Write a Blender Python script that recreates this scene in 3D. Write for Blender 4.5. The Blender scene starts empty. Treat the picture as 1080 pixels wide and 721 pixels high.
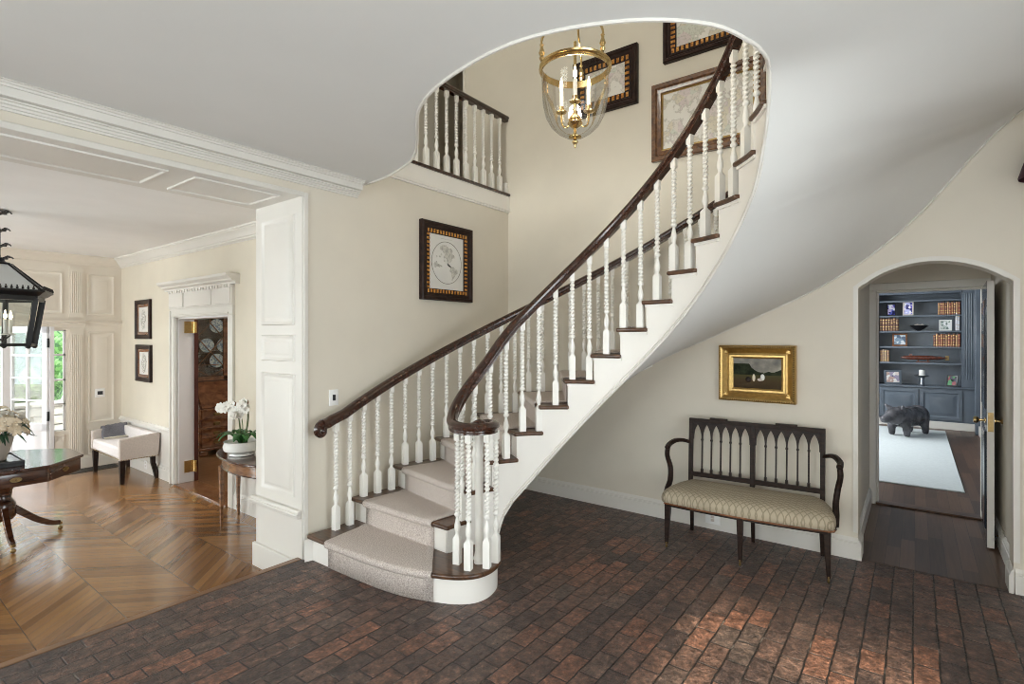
import bpy, math, random
from mathutils import Vector, Matrix
random.seed(7)
PI = math.pi
SC = bpy.context.scene
COL = SC.collection
R_ = math.radians

# ------------------------------------------------------------------ camera
cam_d = bpy.data.cameras.new('camera')
cam = bpy.data.objects.new('camera', cam_d); COL.objects.link(cam)
FPX, CX, CY, HC = 559.0, 540.0, 355.0, 1.57
cam_d.sensor_fit = 'HORIZONTAL'; cam_d.sensor_width = 36.0
cam_d.lens = 36.0 * FPX / 1080.0
cam_d.shift_y = -(360.5 - CY) / 1080.0
cam_d.clip_start = 0.05
cam.location = (0, 0, HC)
YAW = math.atan2(.6052, .7961)
cam.rotation_euler = (PI / 2, 0, YAW)
SC.camera = cam
CC, SS = math.cos(YAW), math.sin(YAW)

def ray(u, v):
    r = (u - CX) / FPX
    return Vector((CC * r - SS, SS * r + CC, (CY - v) / FPX))
def atz(u, v, z):
    d = ray(u, v); t = (z - HC) / d.z; return Vector((0, 0, HC)) + d * t
def atx(u, v, x):
    d = ray(u, v); return Vector((0, 0, HC)) + d * (x / d.x)
def aty(u, v, y):
    d = ray(u, v); return Vector((0, 0, HC)) + d * (y / d.y)

# ------------------------------------------------------------------ materials
def nodes_of(m):
    m.use_nodes = True
    nt = m.node_tree
    return nt, nt.nodes['Principled BSDF'], nt.links.new
def N(nt, typ, **kw):
    n = nt.nodes.new(typ)
    for k, v in kw.items():
        if k.startswith('i_'):
            n.inputs[k[2:].replace('_', ' ')].default_value = v
        else:
            setattr(n, k, v)
    return n
def ramp(nt, stops, interp='LINEAR'):
    n = nt.nodes.new('ShaderNodeValToRGB')
    n.color_ramp.interpolation = interp
    el = n.color_ramp.elements
    while len(el) < len(stops): el.new(0.5)
    for e, (p, c) in zip(el, stops):
        e.position = p; e.color = (c[0], c[1], c[2], 1)
    return n
def math_n(nt, op, a, b=None, c=None):
    n = nt.nodes.new('ShaderNodeMath'); n.operation = op
    for i, x in enumerate((a, b, c)):
        if x is None: continue
        if isinstance(x, (int, float)): n.inputs[i].default_value = x
        else: nt.links.new(x, n.inputs[i])
    return n.outputs[0]
def coords(nt, scale=(1, 1, 1), rot=(0, 0, 0), loc=(0, 0, 0), kind='Object'):
    tc = nt.nodes.new('ShaderNodeTexCoord')
    mp = nt.nodes.new('ShaderNodeMapping')
    mp.inputs['Scale'].default_value = scale
    mp.inputs['Rotation'].default_value = rot
    mp.inputs['Location'].default_value = loc
    nt.links.new(tc.outputs[kind], mp.inputs['Vector'])
    return mp.outputs['Vector']
def bump(nt, L, b, height, strength=.2, dist=.01):
    n = nt.nodes.new('ShaderNodeBump'); n.inputs['Strength'].default_value = strength
    n.inputs['Distance'].default_value = dist
    L(height, n.inputs['Height']); L(n.outputs['Normal'], b.inputs['Normal'])

def paint(name, col, rough=.55, var=.03, scale=3.0, bmp=.03, spec=.4):
    m = bpy.data.materials.new(name); nt, b, L = nodes_of(m)
    v = coords(nt)
    no = N(nt, 'ShaderNodeTexNoise', i_Scale=scale, i_Detail=3.0); L(v, no.inputs['Vector'])
    c0 = [max(0, x * (1 - var)) for x in col]; c1 = [min(1, x * (1 + var)) for x in col]
    r = ramp(nt, [(.35, c0), (.65, c1)]); L(no.outputs['Fac'], r.inputs['Fac'])
    L(r.outputs['Color'], b.inputs['Base Color'])
    b.inputs['Roughness'].default_value = rough
    b.inputs['Specular IOR Level'].default_value = spec
    if bmp:
        n2 = N(nt, 'ShaderNodeTexNoise', i_Scale=180.0, i_Detail=2.0); L(v, n2.inputs['Vector'])
        bump(nt, L, b, n2.outputs['Fac'], bmp, .004)
    return m
def wood(name, c_dark, c_light, rough=.3, scale=(6, 6, 60), rot=(0, 0, 0), coat=.2, bmp=.05, detail=5.0):
    m = bpy.data.materials.new(name); nt, b, L = nodes_of(m)
    v = coords(nt, scale, rot)
    no = N(nt, 'ShaderNodeTexNoise', i_Scale=1.0, i_Detail=detail, i_Distortion=.6); L(v, no.inputs['Vector'])
    r = ramp(nt, [(.3, c_dark), (.7, c_light)]); L(no.outputs['Fac'], r.inputs['Fac'])
    L(r.outputs['Color'], b.inputs['Base Color'])
    b.inputs['Roughness'].default_value = rough
    b.inputs['Coat Weight'].default_value = coat; b.inputs['Coat Roughness'].default_value = .15
    bump(nt, L, b, no.outputs['Fac'], bmp, .005)
    return m
def metal(name, col, rough=.25):
    m = bpy.data.materials.new(name); nt, b, L = nodes_of(m)
    v = coords(nt)
    no = N(nt, 'ShaderNodeTexNoise', i_Scale=40.0, i_Detail=2.0); L(v, no.inputs['Vector'])
    r = ramp(nt, [(.3, [x * .8 for x in col]), (.7, col)]); L(no.outputs['Fac'], r.inputs['Fac'])
    L(r.outputs['Color'], b.inputs['Base Color'])
    b.inputs['Metallic'].default_value = 1.0; b.inputs['Roughness'].default_value = rough
    return m
def glass(name, tint=(1, 1, 1), refl=1.0, ior=1.45):
    m = bpy.data.materials.new(name); m.use_nodes = True; nt = m.node_tree
    nt.nodes.clear(); L = nt.links.new
    out = nt.nodes.new('ShaderNodeOutputMaterial')
    tr = nt.nodes.new('ShaderNodeBsdfTransparent'); tr.inputs['Color'].default_value = (*tint, 1)
    gl = nt.nodes.new('ShaderNodeBsdfGlossy'); gl.inputs['Roughness'].default_value = .02
    fr = nt.nodes.new('ShaderNodeFresnel'); fr.inputs['IOR'].default_value = ior
    f = math_n(nt, 'MULTIPLY', fr.outputs[0], refl)
    mx = nt.nodes.new('ShaderNodeMixShader')
    L(f, mx.inputs[0]); L(tr.outputs[0], mx.inputs[1]); L(gl.outputs[0], mx.inputs[2])
    L(mx.outputs[0], out.inputs[0])
    return m
def emit(name, col, strength):
    m = bpy.data.materials.new(name); nt, b, L = nodes_of(m)
    b.inputs['Base Color'].default_value = (*col, 1)
    b.inputs['Emission Color'].default_value = (*col, 1)
    b.inputs['Emission Strength'].default_value = strength
    return m
def cells(name, cols, scale=(20, 20, 20), rough=.6, rnd=1.0, bmp=.3):
    """voronoi patches of several colours (foliage, petals, prints)"""
    m = bpy.data.materials.new(name); nt, b, L = nodes_of(m)
    v = coords(nt, scale)
    vo = N(nt, 'ShaderNodeTexVoronoi', i_Scale=1.0, i_Randomness=rnd); L(v, vo.inputs['Vector'])
    sep = nt.nodes.new('ShaderNodeSeparateColor'); L(vo.outputs['Color'], sep.inputs[0])
    r = ramp(nt, [(i / max(1, len(cols)), c) for i, c in enumerate(cols)], 'CONSTANT'); L(sep.outputs[0], r.inputs['Fac'])
    L(r.outputs['Color'], b.inputs['Base Color']); b.inputs['Roughness'].default_value = rough
    if bmp: bump(nt, L, b, vo.outputs['Distance'], bmp, .01)
    return m

M = {}
M['wall'] = paint('wall_paint_cream', (.71, .655, .56), .62, .02)
M['wall_l'] = paint('wall_paint_sitting', (.70, .64, .53), .62, .02)
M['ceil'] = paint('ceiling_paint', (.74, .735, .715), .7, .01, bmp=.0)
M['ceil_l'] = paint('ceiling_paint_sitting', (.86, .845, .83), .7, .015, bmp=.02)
M['trim'] = paint('trim_white', (.73, .70, .65), .38, .015, bmp=.0)
M['panelling'] = paint('panelling_cream', (.74, .675, .585), .42, .02, bmp=.0)
M['white'] = paint('stair_white', (.84, .81, .76), .38, .015, bmp=.0)
M['spindle'] = paint('spindle_white', (.86, .84, .79), .35, .01, bmp=.0)
M['doorw'] = paint('door_white', (.78, .76, .76), .35, .01, bmp=0)
M['rail'] = wood('rail_mahogany', (.018, .006, .004), (.06, .02, .010), .22, (30, 30, 30), coat=.5)
M['tread'] = wood('tread_oak', (.035, .015, .007), (.13, .06, .028), .32, (9, 40, 30), coat=.25)
M['dark'] = wood('ebonised', (.010, .006, .005), (.032, .017, .012), .42, (20, 20, 60), coat=0)
M['mahog'] = wood('mahogany', (.03, .010, .006), (.10, .038, .018), .2, (5, 5, 40), coat=.5)
M['mahog_top'] = wood('mahogany_top', (.035, .012, .008), (.09, .035, .02), .13, (4, 30, 20), coat=.8)
M['walnut'] = wood('walnut_figured', (.09, .032, .014), (.27, .11, .045), .22, (9, 9, 14), coat=.4)
M['satin'] = wood('satinwood', (.12, .05, .02), (.30, .14, .06), .22, (8, 8, 30), coat=.5)
M['brass'] = metal('brass', (.70, .52, .25), .24)
M['brass_d'] = metal('brass_aged', (.34, .24, .11), .38)
M['black'] = paint('black_iron', (.012, .012, .014), .35, .1, bmp=.05)
M['gold'] = metal('gilt', (.62, .42, .16), .38)
M['gold_d'] = metal('gilt_dark', (.30, .19, .07), .45)
M['glass'] = glass('clear_glass', (1, 1, 1), .7)
M['glass_l'] = glass('lantern_glass', (.93, .96, .95), 1.3)
M['opal'] = paint('opal_glass', (.56, .585, .59), .25, .03, 5, 0)
M['pane'] = glass('window_glass', (.97, .99, .98), .8)
M['flame'] = emit('bulb_glow', (1, .78, .48), 14)
M['candle'] = paint('candle_white', (.85, .83, .78), .5, .01, bmp=0)
M['plate'] = paint('switch_white', (.85, .84, .82), .4, .01, bmp=0)
M['plastic_d'] = paint('dark_plastic', (.03, .03, .035), .3, .05, bmp=0)
M['linen'] = paint('linen', (.62, .55, .50), .9, .05, 60, .25)
M['linen_w'] = paint('linen_pale', (.74, .69, .67), .9, .04, 60, .2)
M['throw'] = paint('throw_grey', (.17, .165, .185), .95, .18, 90, .4)
M['fringe'] = paint('fringe_cream', (.72, .66, .55), .95, .1, 90, .4)
M['ceramic'] = paint('ceramic_white', (.80, .79, .76), .2, .02, 4, 0)
M['stone'] = paint('vase_stone', (.52, .46, .41), .6, .06, 8, .05)
M['leaf'] = paint('leaf_green', (.035, .13, .03), .35, .3, 20, .05)
M['leaf_d'] = paint('leaf_dark', (.02, .06, .03), .4, .4, 20, .05)
M['petal'] = paint('petal_white', (.82, .80, .74), .6, .04, 20, 0)
M['petal_c'] = paint('petal_cream', (.80, .70, .55), .6, .1, 20, 0)
M['stemm'] = paint('stem_green', (.10, .13, .05), .5, .2, 20, 0)
M['navy'] = paint('library_blue', (.118, .140, .168), .25, .12, 3, .02, .5)
M['rug'] = paint('rug_pale', (.62, .66, .66), .95, .03, 30, .25)
M['door_red'] = paint('door_edge_red', (.075, .022, .014), .5, .15, 8, 0, .2)
M['gloss'] = paint('door_gloss_blue', (.03, .036, .048), .14, .1, 5, 0, .5)
M['leather'] = paint('pig_leather', (.085, .082, .09), .22, .45, 7, .15)
M['vent'] = paint('vent_bronze', (.03, .025, .02), .4, .2, 20, 0)
M['grassy'] = cells('hedge_leaves', [(.10, .26, .06), (.20, .42, .12), (.05, .15, .04), (.30, .5, .2)], (14, 14, 14), .6)
M['patio'] = paint('patio_stone', (.5, .48, .45), .9, .1, 3, .1)

def mat_brick():
    m = bpy.data.materials.new('brick_paving'); nt, b, L = nodes_of(m)
    # rows run along world Y: turn the pattern a quarter
    v = coords(nt, (1, 1, 1), (0, 0, R_(90)), (0, 0, 0))
    warp = N(nt, 'ShaderNodeTexNoise', i_Scale=13.0, i_Detail=5.0, i_Roughness=.7); L(v, warp.inputs['Vector'])
    sub = nt.nodes.new('ShaderNodeVectorMath'); sub.operation = 'MULTIPLY_ADD'
    L(warp.outputs['Color'], sub.inputs[0]); sub.inputs[1].default_value = (.016, .016, 0); L(v, sub.inputs[2])
    br = N(nt, 'ShaderNodeTexBrick', i_Scale=1.0)
    br.offset = .5; br.inputs['Brick Width'].default_value = .206; br.inputs['Row Height'].default_value = .104
    br.inputs['Mortar Size'].default_value = .005; br.inputs['Mortar Smooth'].default_value = .6
    br.inputs['Bias'].default_value = 0
    br.inputs['Color1'].default_value = (0, 0, 0, 1); br.inputs['Color2'].default_value = (1, 1, 1, 1)
    br.inputs['Mortar'].default_value = (.5, .5, .5, 1)
    L(sub.outputs[0], br.inputs['Vector'])
    pal = ramp(nt, [(0, (.075, .052, .046)), (.25, (.110, .070, .057)), (.5, (.145, .086, .066)), (.65, (.120, .088, .074)), (.85, (.18, .096, .068)), (1, (.22, .108, .072))])
    L(br.outputs['Color'], pal.inputs['Fac'])
    big = N(nt, 'ShaderNodeTexNoise', i_Scale=38.0, i_Detail=6.0, i_Roughness=.7); L(v, big.inputs['Vector'])
    mul = ramp(nt, [(.30, (.22, .21, .21)), (.46, (.8, .8, .8)), (.58, (1.2, 1.17, 1.15)), (.70, (2.5, 2.4, 2.3))]); L(big.outputs['Fac'], mul.inputs['Fac'])
    blo = N(nt, 'ShaderNodeTexNoise', i_Scale=15.0, i_Detail=9.0, i_Roughness=.75); L(v, blo.inputs['Vector'])
    mb_ = ramp(nt, [(.35, (.34, .33, .33)), (.5, (1, 1, 1)), (.64, (1.9, 1.82, 1.75))]); L(blo.outputs['Fac'], mb_.inputs['Fac'])
    m0 = nt.nodes.new('ShaderNodeMix'); m0.data_type = 'RGBA'; m0.blend_type = 'MULTIPLY'; m0.inputs[0].default_value = 1
    L(pal.outputs['Color'], m0.inputs[6]); L(mb_.outputs['Color'], m0.inputs[7])
    mx = nt.nodes.new('ShaderNodeMix'); mx.data_type = 'RGBA'; mx.blend_type = 'MULTIPLY'; mx.inputs[0].default_value = 1
    L(m0.outputs[2], mx.inputs[6]); L(mul.outputs['Color'], mx.inputs[7])
    mo = ramp(nt, [(.35, (.014, .011, .010)), (.58, (.035, .028, .024)), (.68, (.26, .22, .19))])
    mn = N(nt, 'ShaderNodeTexNoise', i_Scale=9.0, i_Detail=4.0); L(v, mn.inputs['Vector']); L(mn.outputs['Fac'], mo.inputs['Fac'])
    m2 = nt.nodes.new('ShaderNodeMix'); m2.data_type = 'RGBA'
    L(br.outputs['Fac'], m2.inputs[0]); L(mx.outputs[2], m2.inputs[6]); L(mo.outputs['Color'], m2.inputs[7])
    L(m2.outputs[2], b.inputs['Base Color'])
    rr = ramp(nt, [(.3, (.25,) * 3), (.7, (.55,) * 3)]); L(big.outputs['Fac'], rr.inputs['Fac']); L(rr.outputs['Color'], b.inputs['Roughness'])
    inv = math_n(nt, 'SUBTRACT', 1.0, br.outputs['Fac'])
    per = math_n(nt, 'MULTIPLY', br.outputs['Color'], .25)
    h = math_n(nt, 'ADD', math_n(nt, 'MULTIPLY_ADD', big.outputs['Fac'], .9, inv), per)
    bump(nt, L, b, h, 1.0, .02)
    return m
M['brick'] = mat_brick()

def mat_planks(name, width, pal, y_dir=True, length=1.3, chevron=None, rough=.3, coat=.3):
    """boards along one axis, or chevron bands of boards"""
    m = bpy.data.materials.new(name); nt, b, L = nodes_of(m)
    tc = nt.nodes.new('ShaderNodeTexCoord'); sp = nt.nodes.new('ShaderNodeSeparateXYZ'); L(tc.outputs['Object'], sp.inputs[0])
    X, Y = sp.outputs[0], sp.outputs[1]
    if chevron:
        y0, bw = chevron
        t = math_n(nt, 'DIVIDE', math_n(nt, 'SUBTRACT', Y, y0), bw)
        band = math_n(nt, 'FLOOR', t)
        fr = math_n(nt, 'SUBTRACT', t, band)
        par = math_n(nt, 'FLOORED_MODULO', band, 2.0)
        sgn = math_n(nt, 'MULTIPLY_ADD', par, -2.0, 1.0)        # +1 for even bands
        sy = math_n(nt, 'MULTIPLY', sgn, Y)
        U = math_n(nt, 'MULTIPLY', math_n(nt, 'ADD', X, sy), .7071)
        V = math_n(nt, 'MULTIPLY', math_n(nt, 'SUBTRACT', X, sy), .7071)
    else:
        U, V = (X, Y) if y_dir else (Y, X)
        band = None
    q = math_n(nt, 'DIVIDE', U, width)
    idx = math_n(nt, 'FLOOR', q); fu = math_n(nt, 'SUBTRACT', q, idx)
    cmb = nt.nodes.new('ShaderNodeCombineXYZ'); L(idx, cmb.inputs[0])
    if band is not None: L(band, cmb.inputs[1])
    else:
        off = math_n(nt, 'MULTIPLY', math_n(nt, 'SINE', math_n(nt, 'MULTIPLY', idx, 12.9)), 3.7)
        L(math_n(nt, 'FLOOR', math_n(nt, 'DIVIDE', math_n(nt, 'ADD', V, off), length)), cmb.inputs[1])
    wn = nt.nodes.new('ShaderNodeTexWhiteNoise'); wn.noise_dimensions = '3D'; L(cmb.outputs[0], wn.inputs['Vector'])
    g = nt.nodes.new('ShaderNodeCombineXYZ'); L(math_n(nt, 'MULTIPLY', U, 70.0), g.inputs[0]); L(math_n(nt, 'MULTIPLY', V, 3.0), g.inputs[1]); L(math_n(nt, 'MULTIPLY', wn.outputs['Value'], 20.0), g.inputs[2])
    gn = N(nt, 'ShaderNodeTexNoise', i_Scale=1.0, i_Detail=4.0); L(g.outputs[0], gn.inputs['Vector'])
    f = math_n(nt, 'ADD', math_n(nt, 'MULTIPLY', wn.outputs['Value'], .55), math_n(nt, 'MULTIPLY', gn.outputs['Fac'], .5))
    r = ramp(nt, [(.2, pal[0]), (.5, pal[1]), (.85, pal[2])]); L(f, r.inputs['Fac'])
    ed = math_n(nt, 'LESS_THAN', math_n(nt, 'MINIMUM', fu, math_n(nt, 'SUBTRACT', 1.0, fu)), .018)
    if band is not None:
        e2 = math_n(nt, 'LESS_THAN', math_n(nt, 'MINIMUM', fr, math_n(nt, 'SUBTRACT', 1.0, fr)), .006)
        ed = math_n(nt, 'MAXIMUM', ed, e2)
    mx = nt.nodes.new('ShaderNodeMix'); mx.data_type = 'RGBA'; mx.inputs[7].default_value = (*[c * .45 for c in pal[0]], 1)
    L(math_n(nt, 'MULTIPLY', ed, .7), mx.inputs[0]); L(r.outputs['Color'], mx.inputs[6]); L(mx.outputs[2], b.inputs['Base Color'])
    b.inputs['Roughness'].default_value = rough
    b.inputs['Coat Weight'].default_value = coat; b.inputs['Coat Roughness'].default_value = .12
    hh = math_n(nt, 'SUBTRACT', math_n(nt, 'MULTIPLY', gn.outputs['Fac'], .25), ed)
    bump(nt, L, b, hh, .12, .004)
    return m
M['chevron'] = mat_planks('oak_chevron', .062, [(.165, .076, .028), (.255, .122, .044), (.345, .180, .068)], chevron=(.757, .43), rough=.25, coat=.5)
M['boards'] = mat_planks('dark_boards', .085, [(.048, .024, .013), (.095, .050, .029), (.15, .084, .050)], True, rough=.4, coat=.08)
M['oak'] = wood('oak_strip', (.13, .06, .025), (.26, .13, .055), .3, (20, 3, 20), coat=.3)

def mat_carpet():
    m = bpy.data.materials.new('runner_wool'); nt, b, L = nodes_of(m)
    v = coords(nt, (1, 1, 1))
    vo = N(nt, 'ShaderNodeTexVoronoi', i_Scale=130.0); L(v, vo.inputs['Vector'])
    no = N(nt, 'ShaderNodeTexNoise', i_Scale=150.0, i_Detail=3.0); L(v, no.inputs['Vector'])
    r = ramp(nt, [(.3, (.33, .275, .245)), (.5, (.56, .49, .445)), (.7, (.76, .69, .64))]); L(no.outputs['Fac'], r.inputs['Fac'])
    L(r.outputs['Color'], b.inputs['Base Color']); b.inputs['Roughness'].default_value = .95
    b.inputs['Specular IOR Level'].default_value = .1
    bump(nt, L, b, no.outputs['Fac'], .35, .005)
    return m
M['carpet'] = mat_carpet()

def mat_lattice():
    m = bpy.data.materials.new('bench_lattice'); nt, b, L = nodes_of(m)
    v = coords(nt, (1, 1, 1), (0, 0, R_(45)))
    br = N(nt, 'ShaderNodeTexBrick', i_Scale=1.0); br.offset = 0
    br.inputs['Brick Width'].default_value = .03; br.inputs['Row Height'].default_value = .03
    br.inputs['Mortar Size'].default_value = .0035; br.inputs['Mortar Smooth'].default_value = .3
    br.inputs['Color1'].default_value = (.46, .39, .285, 1); br.inputs['Color2'].default_value = (.42, .355, .26, 1)
    br.inputs['Mortar'].default_value = (.28, .235, .16, 1)
    L(v, br.inputs['Vector']); L(br.outputs['Color'], b.inputs['Base Color'])
    b.inputs['Roughness'].default_value = .75
    no = N(nt, 'ShaderNodeTexNoise', i_Scale=300.0); L(v, no.inputs['Vector'])
    bump(nt, L, b, no.outputs['Fac'], .15, .003)
    return m
M['lattice'] = mat_lattice()

def mat_tortoise():
    """frame inlay: alternating amber and near-black blocks"""
    m = bpy.data.materials.new('tortoise_inlay'); nt, b, L = nodes_of(m)
    v = coords(nt)
    br = N(nt, 'ShaderNodeTexChecker', i_Scale=34.0); L(v, br.inputs['Vector'])
    no = N(nt, 'ShaderNodeTexNoise', i_Scale=45.0, i_Detail=3.0); L(v, no.inputs['Vector'])
    r = ramp(nt, [(.3, (.22, .075, .014)), (.55, (.52, .23, .045)), (.75, (.80, .45, .12))]); L(no.outputs['Fac'], r.inputs['Fac'])
    mx = nt.nodes.new('ShaderNodeMix'); mx.data_type = 'RGBA'; mx.inputs[7].default_value = (.025, .010, .005, 1)
    mx.inputs[0].default_value = 0; L(r.outputs['Color'], mx.inputs[6]); L(mx.outputs[2], b.inputs['Base Color'])
    b.inputs['Roughness'].default_value = .25
    return m
M['tort'] = mat_tortoise()
M['burl'] = wood('frame_burl', (.05, .018, .008), (.20, .085, .032), .25, (25, 25, 25), coat=.4)
M['frame_d'] = wood('frame_dark', (.012, .006, .005), (.035, .016, .011), .4, (20, 20, 20), coat=.05)

def mat_map(name, seed, base=(.74, .71, .66), tints=((.62, .55, .42), (.66, .60, .55), (.60, .50, .50), (.56, .58, .50))):
    m = bpy.data.materials.new(name); nt, b, L = nodes_of(m)
    v = coords(nt, (1, 1, 1), loc=(seed * 3.1, seed * 1.7, seed))
    n1 = N(nt, 'ShaderNodeTexNoise', i_Scale=5.0, i_Detail=8.0, i_Roughness=.6); L(v, n1.inputs['Vector'])
    land = ramp(nt, [(.49, (0, 0, 0)), (.505, (1, 1, 1))]); L(n1.outputs['Fac'], land.inputs['Fac'])
    coast = ramp(nt, [(.47, (0, 0, 0)), (.495, (1, 1, 1)), (.52, (0, 0, 0))]); L(n1.outputs['Fac'], coast.inputs['Fac'])
    vo = N(nt, 'ShaderNodeTexVoronoi', i_Scale=11.0); L(v, vo.inputs['Vector'])
    sp = nt.nodes.new('ShaderNodeSeparateColor'); L(vo.outputs['Color'], sp.inputs[0])
    tr = ramp(nt, [(i / len(tints), t) for i, t in enumerate(tints)], 'CONSTANT'); L(sp.outputs[0], tr.inputs['Fac'])
    mx = nt.nodes.new('ShaderNodeMix'); mx.data_type = 'RGBA'; mx.inputs[6].default_value = (*base, 1)
    L(math_n(nt, 'MULTIPLY', land.outputs['Color'], .75), mx.inputs[0]); L(tr.outputs['Color'], mx.inputs[7])
    m2 = nt.nodes.new('ShaderNodeMix'); m2.data_type = 'RGBA'; m2.inputs[7].default_value = (.36, .33, .28, 1)
    n3 = N(nt, 'ShaderNodeTexNoise', i_Scale=60.0, i_Detail=2.0); L(v, n3.inputs['Vector'])
    sc = ramp(nt, [(.5, (0, 0, 0)), (.7, (.6, .6, .6))]); L(n3.outputs['Fac'], sc.inputs['Fac'])
    L(math_n(nt, 'MAXIMUM', math_n(nt, 'MULTIPLY', coast.outputs['Color'], .6), math_n(nt, 'MULTIPLY', sc.outputs['Color'], land.outputs['Color'])), m2.inputs[0])
    L(mx.outputs[2], m2.inputs[6]); L(m2.outputs[2], b.inputs['Base Color']); b.inputs['Roughness'].default_value = .5
    return m
M['paper'] = paint('print_paper', (.72, .70, .66), .5, .03, 6, 0)
M['ink'] = paint('print_ink', (.34, .32, .28), .6, .25, 30, 0)
M['ink_l'] = paint('print_ink_pale', (.52, .50, .45), .6, .25, 40, 0)
M['map1'] = mat_map('map_print_a', 1.3); M['map2'] = mat_map('map_print_b', 4.6); M['map3'] = mat_map('map_print_c', 7.9)

# ------------------------------------------------------------------ mesh building
class MB:
    def __init__(s): s.v = []; s.f = []
    def add(s, vs, fs):
        o = len(s.v); s.v += [Vector(v) for v in vs]; s.f += [tuple(i + o for i in f) for f in fs]; return s
    def box(s, a, b):
        (x0, y0, z0), (x1, y1, z1) = a, b
        x0, x1 = sorted((x0, x1)); y0, y1 = sorted((y0, y1)); z0, z1 = sorted((z0, z1))
        return s.add([(x0, y0, z0), (x1, y0, z0), (x1, y1, z0), (x0, y1, z0), (x0, y0, z1), (x1, y0, z1), (x1, y1, z1), (x0, y1, z1)],
                     [(0, 3, 2, 1), (4, 5, 6, 7), (0, 1, 5, 4), (1, 2, 6, 5), (2, 3, 7, 6), (3, 0, 4, 7)])
    def bar(s, p, q, w, h, up=(0, 0, 1), w2=None, h2=None):
        p, q = Vector(p), Vector(q); t = (q - p).normalized(); u = Vector(up)
        sd = t.cross(u)
        if sd.length < 1e-4: sd = t.cross(Vector((0, 1, 0)))
        sd.normalize(); u = sd.cross(t)
        vs = []
        for c, ww, hh in ((p, w, h), (q, w2 or w, h2 or h)):
            for a, b in ((-1, -1), (1, -1), (1, 1), (-1, 1)): vs.append(c + sd * a * ww / 2 + u * b * hh / 2)
        return s.add(vs, [(0, 1, 2, 3), (7, 6, 5, 4), (0, 4, 5, 1), (1, 5, 6, 2), (2, 6, 7, 3), (3, 7, 4, 0)])
    def prism(s, poly, z0, z1):
        """plan polygon (x,y) extruded in z"""
        n = len(poly)
        return s.add([(x, y, z0) for x, y in poly] + [(x, y, z1) for x, y in poly],
                     [tuple(range(n - 1, -1, -1)), tuple(range(n, 2 * n))] + [(i, (i + 1) % n, n + (i + 1) % n, n + i) for i in range(n)])
    def lathe(s, prof, c=(0, 0, 0), n=24, sx=1, sy=1, caps=True):
        c = Vector(c); vs = []; fs = []
        for r, z in prof:
            for k in range(n):
                a = 2 * PI * k / n
                vs.append(c + Vector((r * sx * math.cos(a), r * sy * math.sin(a), z)))
        m = len(prof)
        for i in range(m - 1):
            for k in range(n):
                fs.append((i * n + k, i * n + (k + 1) % n, (i + 1) * n + (k + 1) % n, (i + 1) * n + k))
        if caps:
            if prof[0][0] > 1e-5: fs.append(tuple(range(n - 1, -1, -1)))
            if prof[-1][0] > 1e-5: fs.append(tuple(range((m - 1) * n, m * n)))
        return s.add(vs, fs)
    def sweep(s, path, prof, closed=False, up=Vector((0, 0, 1)), caps=True, scales=None, side=None):
        """profile (a,b) swept: a along side, b along up'"""
        P = [Vector(p) for p in path]; n = len(P); k = len(prof); vs = []; fs = []
        for i in range(n):
            a = P[(i - 1) % n] if (closed or i > 0) else P[i]
            b = P[(i + 1) % n] if (closed or i < n - 1) else P[i]
            t = (b - a).normalized()
            sd = Vector(side) if side is not None else t.cross(up)
            if sd.length < 1e-4: sd = Vector((1, 0, 0))
            sd.normalize(); u = sd.cross(t).normalized()
            sc = scales[i] if scales else 1
            for pa, pb in prof: vs.append(P[i] + sd * pa * sc + u * pb * sc)
        for i in range(n if closed else n - 1):
            j = (i + 1) % n
            for q in range(k):
                fs.append((i * k + q, i * k + (q + 1) % k, j * k + (q + 1) % k, j * k + q))
        if caps and not closed:
            fs.append(tuple(range(k - 1, -1, -1))); fs.append(tuple(range((n - 1) * k, n * k)))
        return s.add(vs, fs)
    def tube(s, path, r, n=8, closed=False, r2=None):
        P = [Vector(p) for p in path]; m = len(P); vs = []; fs = []
        prev = None
        for i in range(m):
            a = P[(i - 1) % m] if (closed or i > 0) else P[i]
            b = P[(i + 1) % m] if (closed or i < m - 1) else P[i]
            t = (b - a).normalized()
            if prev is None:
                x = t.cross(Vector((0, 0, 1)))
                if x.length < .1: x = t.cross(Vector((1, 0, 0)))
            else: x = prev - t * prev.dot(t)
            x.normalize(); prev = x; y = t.cross(x)
            rr = r if not callable(r) else r(i / max(1, m - 1))
            if r2 is not None: rr = r + (r2 - r) * i / max(1, m - 1)
            for k in range(n):
                an = 2 * PI * k / n; vs.append(P[i] + x * rr * math.cos(an) + y * rr * math.sin(an))
        for i in range(m if closed else m - 1):
            j = (i + 1) % m
            for k in range(n): fs.append((i * n + k, i * n + (k + 1) % n, j * n + (k + 1) % n, j * n + k))
        if not closed: fs.append(tuple(range(n - 1, -1, -1))); fs.append(tuple(range((m - 1) * n, m * n)))
        return s.add(vs, fs)
    def ball(s, c, r, n=12, m=8, sc=(1, 1, 1)):
        prof = [(max(1e-6, math.sin(PI * i / m)) * r, -math.cos(PI * i / m) * r) for i in range(m + 1)]
        c = Vector(c); vs = []; fs = []
        for rr, z in prof:
            for k in range(n):
                a = 2 * PI * k / n; vs.append(c + Vector((rr * math.cos(a) * sc[0], rr * math.sin(a) * sc[1], z * sc[2])))
        for i in range(m):
            for k in range(n): fs.append((i * n + k, i * n + (k + 1) % n, (i + 1) * n + (k + 1) % n, (i + 1) * n + k))
        return s.add(vs, fs)
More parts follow.
